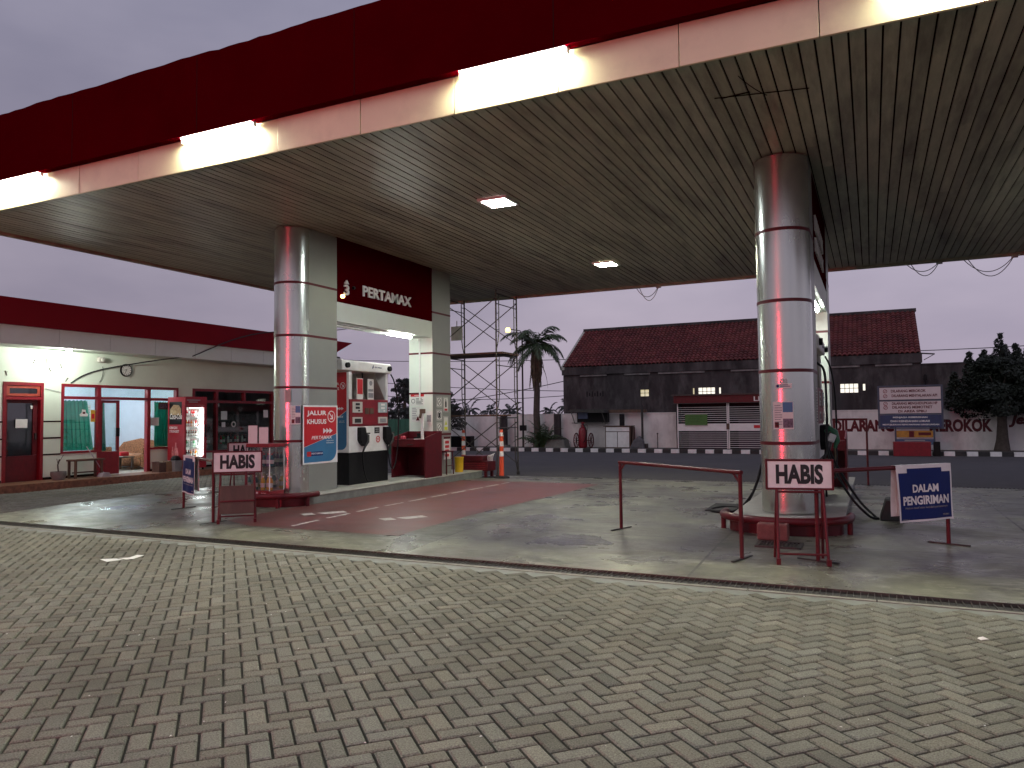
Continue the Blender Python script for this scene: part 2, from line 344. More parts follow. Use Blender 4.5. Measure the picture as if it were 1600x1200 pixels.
def copy_tree(o, parent=None):
    c = o.copy(); COL.objects.link(c); c.parent = parent
    for ch in list(o.children): copy_tree(ch, c)
    return c
X, Y, Z = (1, 0, 0), (0, 1, 0), (0, 0, 1)
NX, NY = (-1, 0, 0), (0, -1, 0)
def lerp(a, b, t): return a+(b-a)*t
def gz(y):
    pts = [(7.05, 0), (8.5, .05), (10, .07), (15.5, .07), (17.1, .02)]
    if y <= 7.05: return 0
    for (a, b), (c, d) in zip(pts, pts[1:]):
        if y <= c: return lerp(b, d, (y-a)/(c-a))
    return .02
def arc_curve(p, q, sag, n=14):
    p, q = Vector(p), Vector(q)
    return [p.lerp(q, i/n)-Vector((0, 0, sag*4*(i/n)*(1-i/n))) for i in range(n+1)]
def bez(pts, n=18):
    P = [Vector(p) for p in pts]; out = []
    for i in range(n+1):
        t = i/n; Q = P[:]
        while len(Q) > 1: Q = [Q[j].lerp(Q[j+1], t) for j in range(len(Q)-1)]
        out.append(Q[0])
    return out

def smooth_path(pts, n=8):
    P = [Vector(p) for p in pts]; P = [P[0]*2-P[1]]+P+[P[-1]*2-P[-2]]; out = []
    for i in range(1, len(P)-2):
        a, b, c, d = P[i-1:i+3]
        for k in range(n):
            t = k/n; out.append(.5*((2*b)+(c-a)*t+(2*a-5*b+4*c-d)*t*t+(3*b-a-3*c+d)*t**3))
    return out+[P[-2]]

# ================================================================== GROUND
def ground():
    mb = MB(); mb.add([(-400, -200, -.03), (400, -200, -.03), (400, 600, -.03), (-400, 600, -.03)], [(0, 1, 2, 3)])
    setting('ground', mb, M_asphalt)
    # road surface behind the forecourt up to the kerb
    mb = MB(); mb.add([(-60, 17.42, 0), (60, 17.42, 0), (60, 29.95, 0), (-60, 29.95, 0)], [(0, 1, 2, 3)])
    setting('road', mb, M_asphalt)
    mb = MB(); mb.box2((-60, -12, -.04), (14, 6.70, -.018)); mb.box2((-16.75, 6.75, -.04), (-13.0, 26, -.018)); mb.box2((-60, 6.75, -.04), (-16.76, 9, -.018))
    setting('paver_bed', mb, M_bed)
    mb = MB(); w = .105; a0 = R(46.5); c, s = math.cos(a0), math.sin(a0)
    rnd = random.Random(4)
    def inside(x, y):
        return (-15 < x < 8 and .6 < y < 6.69) or (-16.66 < x < -12.99 and 6.71 <= y < 21.5)
    g, ch, top = .0068, .009, 0.0
    for i in range(-330, 330):
        for j in range(-330, 330):
            k = (i-j) % 4
            if k == 0: L, H = 2, 1
            elif k == 3: L, H = 1, 2
            else: continue
            cx, cy = (i+L/2)*w, (j+H/2)*w
            x, y = cx*c-cy*s, cx*s+cy*c
            if not inside(x, y): continue
            lo = (i*w+g, j*w+g); hi = ((i+L)*w-g, (j+H)*w-g)
            cor = [(lo[0], lo[1]), (hi[0], lo[1]), (hi[0], hi[1]), (lo[0], hi[1])]
            P = [(u*c-v*s, u*s+v*c) for u, v in cor]
            if not all(inside(*p) for p in P): continue
            z = top+rnd.uniform(-.002, .0015); tx, ty = rnd.uniform(-.008, .008), rnd.uniform(-.008, .008)
            inn = [(lo[0]+ch, lo[1]+ch), (hi[0]-ch, lo[1]+ch), (hi[0]-ch, hi[1]-ch), (lo[0]+ch, hi[1]-ch)]
            I = [(u*c-v*s, u*s+v*c) for u, v in inn]
            t = rnd.gauss(1, .085); t = min(1.25, max(.7, t))
            if rnd.random() < .04: t *= .8
            h = rnd.uniform(-.025, .025); mb.tint = (t*(1+h), t, t*(1-h))
            vs = [(p[0], p[1], z-.02) for p in P]+[(p[0], p[1], z-.006) for p in P]+[(p[0], p[1], z+(p[0]-x)*tx+(p[1]-y)*ty) for p in I]
            fs = [(8, 9, 10, 11)]
            for e in range(4): fs += [(4+e, 4+(e+1) % 4, 8+(e+1) % 4, 8+e), (e, (e+1) % 4, 4+(e+1) % 4, 4+e)]
            mb.add(vs, fs)
    mb.tint = None
    setting('pavement', mb, M_paver)
    # triangular filler strip and concrete kerb along the drain
    mb = MB(); mb.box2((-30, 6.55, -.03), (14, 6.728, -.0085)); setting('paver_edge_strip', mb, M_curb_grey)
    mb = MB()
    for i in range(44): mb.box2((-30+i, 6.732, -.05), (-30+i+.992, 6.785, -.001))
    setting('kerb_strip', mb, pm('kerb_strip_concrete', (.25, .245, .21), .75, var=.2, scale=9, dirt=.5, dirtcol=(.14, .13, .11), dscale=5))
    mb = MB(); mb.box2((-30, 6.785, -.5), (14, 7.05, -.35)); setting('drain_bottom', mb, M_bed)
    # crowned concrete forecourt
    mb = MB(); ys = [7.05, 7.6, 8.5, 10, 12, 14, 15.5, 16.4, 17.1, 17.2]; xs = [-12.9+i*(24/24) for i in range(25)]
    vs = [(x, y, gz(y)) for y in ys for x in xs]; n = len(xs)
    fs = [(j*n+i, j*n+i+1, (j+1)*n+i+1, (j+1)*n+i) for j in range(len(ys)-1) for i in range(n-1)]
    mb.add(vs, fs)
    mb.add([(-12.9, y, gz(y)) for y in ys]+[(-12.9, y, -.03) for y in ys], [(i, i+1, len(ys)+i+1, len(ys)+i) for i in range(len(ys)-1)])
    mb.add([(-12.9, 7.05, 0), (11.1, 7.05, 0), (11.1, 7.05, -.3), (-12.9, 7.05, -.3)], [(0, 1, 2, 3)])
    setting('forecourt', mb, M_conc)
    mb = MB(); mb.box2((-12.985, 7.05, -.03), (-12.905, 21, .012)); setting('drain_edge', mb, M_darkmetal)
    # far drain
    mb = MB(); mb.box2((-13, 17.2, -.2), (14, 17.41, -.1)); setting('drain_bottom', mb, M_bed)
    mb = MB(); mb.add([(-12.9, 17.205, .02), (11, 17.205, .02), (11, 17.20, -.2), (-12.9, 17.2, -.2)], [(3, 2, 1, 0)]); setting('drain_side', mb, M_curb_grey)
ground()

def on_slab(mb, pts, lift=.004, sub=10):
    """a painted patch that follows the crowned slab; pts is a quad (x0a,x1a,y0)-(x0b,x1b,y1)"""
    (xa0, xa1, ya), (xb0, xb1, yb) = pts
    ys = sorted(set([ya, yb]+[q for q in (8.5, 10, 15.5, 17.1) if ya < q < yb]))
    vs = []
    for y in ys:
        t = (y-ya)/(yb-ya); vs += [(lerp(xa0, xb0, t), y, gz(y)+lift), (lerp(xa1, xb1, t), y, gz(y)+lift)]
    mb.add(vs, [(2*i, 2*i+1, 2*i+3, 2*i+2) for i in range(len(ys)-1)])
def markings():
    mb = MB(); on_slab(mb, ((-8.53, -5.39, 8.15), (-8.53, -5.2, 15.1)))
    on_slab(mb, ((-7.9, -5.39, 7.92), (-8.53, -5.39, 8.15))); setting('lane_paint', mb, M_lane)
    mb = MB(); y = 8.05; i = 0
    while y < 14.8:
        l = .52; on_slab(mb, ((-7.24+.0*y, -7.18, y), (-7.23, -7.17, min(y+l, 14.85))), .008); y += l+.2
    setting('lane_line', mb, M_mark)
    def arrow(cx, cy, ang, sc, z, name, solid=True):
        mb = MB(); c, s = math.cos(ang), math.sin(ang)
        def P(pts): mb.add([(cx+(u*c-v*s)*sc, cy+(u*s+v*c)*sc, z) for u, v in pts], [range(len(pts))])
        P([(-.35, -.05), (.12, -.07), (.12, .07), (-.35, .06)]); P([(-.02, -.2), (.32, .02), (.28, .07), (-.04, .05), (.02, 0)][:3]+[(.1, .2)])
        setting(name, mb, M_mark)
    # worn turn arrows on the red lane: a bent shaft and a head
    for cx, cy in ((-7.62, 9.15), (-6.15, 9.13)):
        mb = MB(); z = gz(cy)+.009
        mb.add([(cx+a, cy+b, z) for a, b in ((-.28, -.18), (-.08, -.30), (.02, -.16), (-.18, -.02))], [(0, 1, 2, 3)])
        mb.add([(cx+a, cy+b, z) for a, b in ((-.10, .0), (.12, -.06), (.3, .24), (.12, .36), (.02, .2))], [(0, 1, 2, 3, 4)])
        setting('lane_arrow', mb, M_mark)
    mb = MB()
    mb.add([(x, y, .004) for x, y in ((-7.64, 5.50), (-7.42, 5.43), (-7.36, 5.58), (-7.50, 5.60))], [(0, 1, 2, 3)])
    mb.add([(x, y, .004) for x, y in ((-7.50, 5.62), (-7.34, 5.60), (-7.30, 5.66), (-7.38, 5.86), (-7.48, 5.84), (-7.42, 5.70))], [(0, 1, 2, 3, 4, 5)])
    setting('pavement_arrow', mb, M_white)
markings()

def grates():
    mb = MB()
    for i in range(560):
        x = -20+i*.053
        if x > 9: break
        mb.box((x, 6.917, -.012), (.006, .255, .012), rz=.05*math.sin(i*1.7))
    mb.box2((-20, 6.788, -.04), (9, 6.798, .0)); mb.box2((-20, 7.034, -.03), (9, 7.046, .003))
    single('drain_grate', mb, M_steel, 'long steel bar grate in the drain between the herringbone pavers and the concrete', 'drain grate')
    mb = MB()
    for i in range(330):
        x = -9+i*.07
        mb.box((x, 17.305, .0), (.03, .19, .03))
    mb.box2((-12.9, 17.208, -.03), (14, 17.22, .016)); mb.box2((-12.9, 17.39, -.03), (14, 17.405, .016))
    single('drain_grate', mb, M_darkmetal, 'dark drain grate across the far edge of the concrete forecourt', 'drain grate')
    mb = MB(); x0, y0, z = -1.2, 8.62, gz(8.8)
    mb.box2((0, 0, 0), (.48, .04, .02)); mb.box2((0, .34, 0), (.48, .38, .02)); mb.box2((0, .04, 0), (.04, .34, .02)); mb.box2((.44, .04, 0), (.48, .34, .02))
    for i in range(9): mb.box2((.055+i*.043, .04, .002), (.075+i*.043, .34, .016))
    mb.box2((.04, .04, .0005), (.44, .34, .0015))
    single('manhole_grate', mb, M_darkmetal, 'small dark square floor grate lying before the round bumper rail of the single column', 'floor grate', (x0, y0, z-.004))
    mb = MB(); mb.box((0, 0, .1), (.34, .16, .19)); single('concrete_block', mb, pm('pinkish_block', (.2, .075, .065), .8, var=.25, scale=12, bump=.6, bscale=40, dirt=.5), 'reddish painted concrete block leaning against the curved island front', 'block', (-1.06, 9.13, gz(9.1)), bevel=.02, rz=-.03)
grates()

# ================================================================== CANOPY
CZ, CX0, CX1, CY0, CY1 = 4.88, -13.85, 6.4, 7.1, 18.95
def canopy():
    t = thing('canopy', 'wide flat filling station canopy with dark red fascia over the forecourt', 'canopy', (-3.7, 13, CZ))
    rnd = random.Random(2)
    mb = MB(); n = int((CX1-CX0-.1)/.14)
    for i in range(n):
        x = CX0+.05+i*.14; y = CY0+.02
        while y < CY1-.06:                     # slats butt end to end in lengths
            l = min(rnd.choice((3.9, 3.0, 5.9)), CY1-.05-y); tt = rnd.gauss(1, .07); mb.tint = (tt, tt, tt*rnd.uniform(.95, 1.02))
            zz = CZ+rnd.uniform(0, .004); mb.box2((x, y, zz), (x+.121, y+l-.003, zz+.02)); y += l
    mb.tint = None
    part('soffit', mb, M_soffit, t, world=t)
    mb = MB(); mb.box2((CX0+.02, CY0+.02, CZ+.035), (CX1-.02, CY1-.03, CZ+.06)); part('soffit_backing', mb, M_seam, t, world=t)
    sx_all = [-12.97, -10.40, -7.88, -5.33, -2.82, -.32, 2.18, 4.7]
    mb = MB()                                  # red fascia, ragged upper rim
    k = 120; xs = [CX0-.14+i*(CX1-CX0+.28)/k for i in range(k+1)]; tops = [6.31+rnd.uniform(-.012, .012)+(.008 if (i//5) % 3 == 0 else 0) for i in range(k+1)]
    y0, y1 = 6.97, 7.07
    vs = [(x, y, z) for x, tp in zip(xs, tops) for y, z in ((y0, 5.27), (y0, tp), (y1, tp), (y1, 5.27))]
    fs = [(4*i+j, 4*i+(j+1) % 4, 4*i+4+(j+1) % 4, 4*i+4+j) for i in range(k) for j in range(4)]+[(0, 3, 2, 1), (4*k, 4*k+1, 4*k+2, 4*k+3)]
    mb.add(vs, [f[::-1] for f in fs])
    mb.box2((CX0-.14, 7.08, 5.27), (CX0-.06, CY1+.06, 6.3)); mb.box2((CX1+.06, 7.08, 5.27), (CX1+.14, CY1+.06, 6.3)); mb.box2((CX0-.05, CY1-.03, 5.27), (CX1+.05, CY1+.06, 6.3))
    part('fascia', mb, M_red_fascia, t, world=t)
    for x in sx_all: part('fascia_seam', MB().box2((x-.004, 6.9685, 5.272), (x+.004, 6.9695, 6.29)), M_seam, t, world=t)
    mb = MB(); x = CX0-.02
    sx = [-13.87, -12.97, -11.71, -10.40, -9.14, -7.88, -6.60, -5.33, -4.06, -2.82, -1.57, -.32, .93, 2.18, 3.44, 4.7, 5.95, 6.42]
    for a, b in zip(sx, sx[1:]): mb.box2((a+.004, 7.085+rnd.uniform(-.004, .004), CZ-.03), (b-.004, 7.115, 5.268))
    part('cream_band', mb, M_band, t, bevel=.004, world=t)
    mb = MB(); mb.box2((CX0, CY0+.016, CZ-.012), (CX1, CY0+.06, CZ-.002)); mb.box2((CX0-.05, CY0+.02, CZ-.05), (CX0+.05, CY1, CZ+.38)); mb.box2((CX1-.05, CY0+.02, CZ-.05), (CX1+.05, CY1, CZ+.38))
    mb.box2((CX0+.05, CY1-.05, CZ-.06), (CX1-.05, CY1+.03, CZ+.38)); part('edge_trim', mb, pm('brown_trim', (.36, .31, .24), .6, var=.25, scale=4, dirt=.5), t, world=t)
    mb = MB(); mb.box2((CX0-.05, CY0-.02, 6.15), (CX1+.05, CY1-.04, 6.2)); part('roof', mb, M_steel, t, world=t)
    mb = MB(); mb.box((-.95, 8.14, CZ-.004), (.95, .012, .006), rz=.2); mb.box((-1.2, 8.06, CZ-.006), (.3, .02, .006), rz=-.1); mb.tube(arc_curve((-.9, 8.2, CZ-.01), (-1.1, 7.6, CZ-.01), .02), .004, 5)
    part('ceiling_crack', mb, M_seam, t, world=t)
canopy()
def lamps():
    xs = [(-12.55, -11.1), (-8.29, -6.84), (-4.04, -2.6), (.2, 1.65), (4.42, 5.87)]
    where = ['nearest the left corner of the canopy', 'above the office side, second along the fascia', 'third along the fascia, before the red lane', 'fourth along, over the single column', 'fifth along, past the picture edge']
    for (a, b), w in zip(xs, where):
        t = thing('strip_light', 'glaring white strip lamp under the red fascia, '+w, 'strip light', ((a+b)/2, 7.0, 5.26), group='strip lamps along the front of the canopy')
        h = (b-a)/2-.10
        mb = MB(); mb.cyl((-h, .035, -.03), (h, .035, -.03), .025, n=12); part('tube', mb, E_white, t, 50)
        mb = MB(); mb.box2((-h, -.031, -.003), (h, .07, .006)); mb.box2((-h-.02, .01, -.055), (-h, .065, .006)); mb.box2((h, .01, -.055), (h+.02, .065, .006)); part('housing', mb, M_white, t)
    for (x, y), l, m in (((-5.16, 10.37), 'square bluish white lamp panel in the canopy ceiling, the nearer one', E_cool), ((-5.19, 15.74), 'square yellowish lamp panel in the canopy ceiling, the farther one', E_ceil2)):
        t = thing('ceiling_light', l, 'ceiling light', (x, y, CZ), group='square lamps in the canopy ceiling')
        mb = MB(); mb.box2((-.2, -.2, -.035), (.2, .2, -.025)); part('diffuser', mb, m, t)
        mb = MB(); mb.box2((-.25, -.25, -.04), (.25, -.2, -.002)); mb.box2((-.25, .2, -.04), (.25, .25, -.002)); mb.box2((-.25, -.2, -.04), (-.2, .2, -.002)); mb.box2((.2, -.2, -.04), (.25, .2, -.002))
        part('frame', mb, M_white, t)
    # small spare fixture seen past the left column, and loose cables at the rear edge
    single('ceiling_fitting', MB().box2((-.3, -.08, -.05), (.3, .08, -.002)), M_white, 'small unlit white ceiling fitting near the left rear of the canopy', 'fitting', (-12.6, 14.6, CZ), rz=1.57)
    for i, (x, w, s, l) in enumerate(((-5.35, .5, .35, 'loose grey cable loop hanging from the rear canopy edge left of the single column'), (.9, .55, .28, 'short loose cable loop hanging from the rear canopy edge right of the single column'), (2.0, .85, .4, 'longest loose cable loop hanging from the rear canopy edge at far right'))):
        mb = MB()
        for k in range(2): mb.tube(arc_curve((x-k*.08, CY1+.0, CZ-.06), (x+w, CY1+.02, CZ-.04), s-.1*k), .009, 5)
        mb.box((x+w, CY1-.0, CZ-.07), (.12, .05, .05)); single('dangling_cable', mb, M_greywire, l, 'cable', group='loose cables at the rear canopy edge')
lamps()

# ================================================================== COLUMNS, HEADERS, ISLANDS
BZ = [1.13, 2.06, 2.965, 3.89]
def column_outline(cx, xl, xr, cy, yr, front):
    r = (xr-xl)/2
    if front: return [(cx+r*math.cos(R(180+a)), cy+r*math.sin(R(180+a))) for a in range(0, 181, 6)]+[(xr, yr), (xl, yr)]
    return [(xl, cy), (xr, cy), (xr, yr), (xl, yr)]
def column(label, cx, r, cy, yr, front):
    t = thing('column', label, 'column', (cx, cy, .22))
    o = column_outline(cx, cx-r, cx+r, cy, yr, front); zs = [.22]+BZ+[CZ]
    if front:
        k = 31; m = len(o)
        mb = MB()
        for a, b in zip(zs, zs[1:]):
            a2, b2 = a+.018, b-.018
            mb.m = 0; pts = o[:k]
            mb.add([(x, y, z) for z in (a2, b2) for x, y in pts], [(i, i+1, k+i+1, k+i) for i in range(k-1)])
            mb.m = 1
            for p, q in ((o[k-1], o[k]), (o[k], o[k+1]), (o[k+1], o[0])): mb.add([(*p, a2), (*q, a2), (*q, b2), (*p, b2)], [(0, 1, 2, 3)])
        part('cladding', mb, [M_alu, M_alu_flat], t, smooth=25, world=t)
    else:
        mb = MB()
        for a, b in zip(zs, zs[1:]): mb.prism(o, a+.012, b-.012)
        mb.mi = [0 if i % 6 == 2 else 1 for i in range(len(mb.f))]
        part('cladding', mb, [M_white_panel, M_alu_flat], t, world=t)
    for z in BZ:
        mb = MB(); g = .004
        oo = column_outline(cx, cx-r-g, cx+r+g, cy-(0 if front else g), yr+g, front); mb.prism(oo, z-.021, z+.021)
        part('red_band', mb, M_red_dark, t, smooth=25, world=t)
    return t
LX, RX = -9.2, -1.0
column('rounded silver column beside the red and blue lane banner, left island front', LX, .34, 10.3, 11.06, True)
column('tall round fronted silver column standing alone at the right island front', RX, .34, 10.45, 11.15, True)
column('square grey and white column behind the red desk on the left island', -9.17, .31, 14.4, 15.2, False)
column('square column seen edge on behind the right round column', -.97, .31, 14.4, 15.2, False)

def header(xr, label, rows):
    x0 = xr-.60
    t = thing('header_beam', label, 'header', (xr-.3, 12.7, 3.31))
    mb = MB(); mb.box2((x0, 11.062, 3.675), (xr, 14.398, CZ-.002)); part('red_panel', mb, M_red_fascia, t, world=t)
    mb = MB(); mb.box2((x0+.01, 11.062, 3.31), (xr-.006, 14.398, 3.673)); part('white_panel', mb, M_white_panel, t, world=t)
    for txt, y, z, w, h in rows:
        mb = MB(); mb.text(txt, (xr+.001, y, z), Y, Z, h, w, .025, bold=.02); part('lettering', mb, M_white, t, world=t)
    return t
header(-8.86, 'dark red header with white raised letters bridging the left island columns', [('PERTAMAX', 11.83, 3.885, 1.69, .205)])
header(-.66, 'dark red header with two lettering rows above the right island pump', [('PERTAMAX', 11.35, 4.10, 1.8, .22), ('PERTAMAX', 11.35, 3.80, 1.8, .2)])
def number_sign(x, y, label):
    t = thing('number_sign', label, 'number sign', (x, y, 3.82))
    mb = MB(); mb.text('3', (0.02, -.07, 0), Y, Z, .2, .14, .03, bold=.02); mb.prism([(.02, -.05), (.05, -.05), (.05, .05), (.02, .05)], .215, .23)
    mb.sheet((.02, 0, .22), Y, Z, [(-.06, 0), (.06, 0), (0, .07)], .03); part('digit', mb, M_white, t)
    mb = MB(); mb.cyl((.0, -.1, -.03), (.05, -.1, -.03), .035); part('lamp', mb, E_spot, t, 40)
    mb = MB(); mb.cyl((0.0, .24, .18), (.04, .24, .18), .03); part('knob', mb, M_black, t, 40)
number_sign(-8.86, 11.30, 'small lit number three fixed to the red header beside its column')
def header_tube(xr, label):
    t = thing('tube_light', label, 'tube light', (xr-.12, 12.6, 3.28), group='tube lamps under the headers')
    mb = MB(); mb.cyl((0, .25, -.03), (0, 1.1, -.03), .022, n=10); part('tube', mb, E_tube, t, 50)
    mb = MB(); mb.box2((-.04, -1.5, -.005), (.04, 1.15, .028)); mb.cyl((0, -1.45, -.03), (0, -.55, -.03), .018); part('housing', mb, M_white, t)
header_tube(-8.86, 'lit white tube under the header over the left island desk'); header_tube(-.66, 'lit white tube under the header over the right island pump')
for x, l in ((-9.3, 'white conduit running down the front of the square column at the left desk'), (-1.1, 'white conduit running down the front of the right square column')):
    mb = MB(); mb.tube([(0, 0, 0), (0, 0, 1.28), (0, -.03, 1.36), (.06, -.12, 1.38)], .018, 8); single('conduit', mb, M_white, l, 'conduit', (x+.12, 14.37, 1.9))

def island_outline(cx, hw, y0, y1, d, n=16):
    return [(cx+hw*math.cos(R(180+a)), y0+d*math.sin(R(180+a))) for a in [180*i/n for i in range(n+1)]]+[(cx+hw, y1), (cx-hw, y1)]
def island(cx, label, y0, y1):
    t = thing('pump_island', label, 'island', (cx, 12.5, 0))
    mb = MB(); mb.prism(island_outline(cx, .655, y0, y1, .38), 0, .205); part('curb', mb, M_curb_grey, t, world=t)
    mb = MB(); mb.prism(island_outline(cx, .67, y0, y1+.01, .39), .206, .226); part('top_slab', mb, M_conc_light, t, bevel=.006, world=t)
    mb = MB(); k = island_outline(cx, .665, y0, y1, .39)[:17]; mb.add([(x, y, z) for z in (.02, .2) for x, y in k], [(i, i+1, 18+i, 17+i) for i in range(16)]); part('painted_front', mb, M_red_dark, t, smooth=40, world=t)
    return t
island(LX, 'long raised concrete island carrying the left pump and desk', 9.85, 16.15)
island(RX, 'raised concrete island around the round column and right pump', 9.85, 16.6)
def rail(cx, label):
    t = thing('bumper_rail', label, 'bumper rail', (cx, 9.8, gz(9.8)), group='red bumper rails round the island fronts')
    p = [(.74*math.cos(R(180+a)), .1+.62*math.sin(R(180+a)), .185) for a in range(0, 181, 8)]
    mb = MB(); mb.tube([(-.74, .26, .185)]+p+[(.74, .26, .185)], .048, 12); part('rail', mb, M_red_dark, t, 50)
    for a in (188, 232, 308, 352):
        mb = MB(); q = (.74*math.cos(R(a)), .1+.62*math.sin(R(a))); mb.cyl((*q, -.02), (*q, .16), .032, n=10); part('post', mb, M_red_dark, t, 50)
rail(LX, 'red tubular bumper rail round the left island front below the bottle case'); rail(RX, 'red tubular bumper rail round the foot of the single round column')

# ================================================================== PUMPS, DESKS, HOSES
def pump(cx, label):
    """dispenser, nozzle side facing +x; local origin at the base centre"""
    t = thing('fuel_pump', label, 'fuel pump', (cx, 12.37, .226))
    hw, y0, y1 = .27, -.64, .66
    mb = MB(); mb.box2((-hw, y0, 0), (hw, y1, .62)); part('plinth', mb, M_black, t, bevel=.012)
    mb = MB(); mb.box2((-hw-.012, y0-.012, .622), (hw+.012, y1+.012, 1.13)); part('body_panel', mb, M_white, t, bevel=.012)
    mb = MB(); mb.box2((-hw+.02, y0+.01, 1.132), (hw+.02, y1-.02, 1.66)); part('display_panel', mb, M_red, t, bevel=.01)
    for lo, hi in (((-hw, y0, 1.66), (hw, y0+.1, 2.21)), ((-hw, y1-.08, 1.132), (hw, y1, 2.21)), ((-hw, y0-.012, 1.132), (hw, y0+.0, 1.66))): part('side_post', MB().box2(lo, hi), M_white, t, bevel=.008)
    mb = MB(); mb.add([(-hw+.05, y1-.085, 1.67), (hw-.02, y1-.085, 1.67), (hw-.02, y1-.45, 2.2), (-hw+.05, y1-.45, 2.2)], [(0, 1, 2, 3)])
    mb.box2((-hw+.04, y0+.55, 1.662), (-hw+.06, y1-.08, 2.2)); part('backing_panel', mb, M_conc_light, t)
    mb = MB(); mb.box2((-hw-.06, y0-.28, 2.212), (hw+.06, y1+.04, 2.41)); hd = part('head', mb, M_white, t, bevel=.02)
    for y in (y0-.14, y1-.05):
        mb = MB(); mb.cyl((hw+.06, y, 2.31), (hw+.11, y, 2.31), .052, n=16); part('boss', mb, M_black, hd, 40)
    mb = MB(); mb.text('PERTAMINA', (hw+.061, .12, 2.30), Y, Z, .028, .24, .002); mb.sheet((hw+.061, .03, 2.28), Y, Z, [(0, 0), (.05, .02), (.05, .08), (.02, .05)], .002); part('logo', mb, M_navy, hd)
    xf = hw+.021
    for i, y in enumerate((y0+.08, .28)):
        mb = MB(); mb.rect((xf, y, 1.40), Y, Z, .31, .21, .012); d = part('meter', mb, M_terminal if i == 0 else M_lcd, t)
        mb = MB()
        for k in range(2): mb.rect((xf+.013, y+.09, 1.54-k*.07), Y, Z, .13, .045, .003)
        mb.rect((xf+.013, y+.17, 1.42), Y, Z, .06, .03, .003); part('readout', mb, M_ink if i == 0 else M_white, d)
        mb = MB(); mb.rect((xf, y, 1.18), Y, Z, .31, .13, .012); d = part('keypad', mb, M_terminal, t)
        mb = MB(); mb.rect((xf+.013, y+.06, 1.2), Y, Z, .2, .08, .003); part('key', mb, M_grey_print if i else M_ink, d)
    mb = MB()
    for k in range(2): mb.rect((xf, -.16+k*.16, 1.37), Y, Z, .13, .12, .006)
    part('display_window', mb, M_wood, t)
    for y, c in ((-.27, M_red_bright), (.09, M_paper)):     # two notices propped behind the posts
        mb = MB(); mb.rect((hw-.1, y, 1.665), Y, Z, .21, .42, .006); n = part('notice', mb, M_paper, t)
        mb = MB(); mb.rect((hw-.092, y+.02, 1.77 if c is M_red_bright else 1.70), Y, Z, .17, .30 if c is M_red_bright else .1, .002)
        if c is M_paper:
            mb.rect((hw-.092, y+.02, 1.83), Y, Z, .17, .05, .002); mb.sheet((hw-.092, y+.105, 2.0), Y, Z, disc(0, 0, .05), .002)
        part('print', mb, c if c is M_red_bright else M_grey_print, n)
    xf = hw+.0125
    for y in (y0+.26, .47):                                  # nozzle boots with nozzles
        mb = MB(); mb.sheet((xf, y, .74), Y, Z, [(.02, .06), (.10, 0), (.2, .0), (.22, .12), (.16, .34), (.15, .37), (-.02, .37), (-.02, .12)], .09); bt = part('nozzle_boot', mb, M_black, t, bevel=.015)
        mb = MB(); mb.tube([(xf+.05, y+.18, .98), (xf+.09, y+.22, .94), (xf+.1, y+.2, .82), (xf+.08, y+.12, .72), (xf+.05, y+.1, .62)], [.022, .03, .028, .022, .018], 8); mb.box((xf+.05, y+.24, .985), (.03, .16, .03)); part('nozzle', mb, M_darkmetal, bt, 50)
    mb = MB(); mb.rect((xf, .17, .98), Y, Z, .17, .12, .003); n = part('plate', mb, M_ink, t)
    mb = MB(); mb.text('AWAS', (xf+.004, .2, 1.05), Y, Z, .025, .11, .002); mb.text('API', (xf+.004, .2, 1.005), Y, Z, .025, .11, .002); part('lettering', mb, M_paper, n)
    mb = MB(); ring(mb, (xf, .29, .86), Y, Z, 0, 0, .07, .02); mb.text('95', (xf, .29, .835), Y, Z, .05, .07, .003, align='C'); part('roundel', mb, M_red_bright, t)
    # hoses: up from the head, down to the boots, a slack loop at the base
    for pts in ([(hw+.06, y1+.02, 2.2), (hw+.26, y1+.1, 1.9), (hw+.2, y1+.12, 1.2), (hw+.18, y1+.15, .3), (hw+.2, y1+.0, -.02), (hw+.16, y1-.2, .0), (hw+.08, .56, .55), (hw+.05, .56, .78)],
                [(hw-.15, -.02, 2.2), (hw-.1, -.05, 2.1), (hw-.12, -.06, 1.9), (hw-.12, -.04, 1.67)],
                [(hw+.05, y0+.36, .62), (hw+.06, y0+.36, .3), (hw+.07, y0+.42, .12), (hw+.07, y0+.5, .04)]):
        mb = MB(); mb.tube(bez(pts, 26), .0145, 8); part('hose', mb, M_black, t, 60)
    return t
pump(-9.38, 'white and red fuel pump on the left island with two black nozzles')
pump(-.98, 'fuel pump hidden behind the round column, its white head showing')
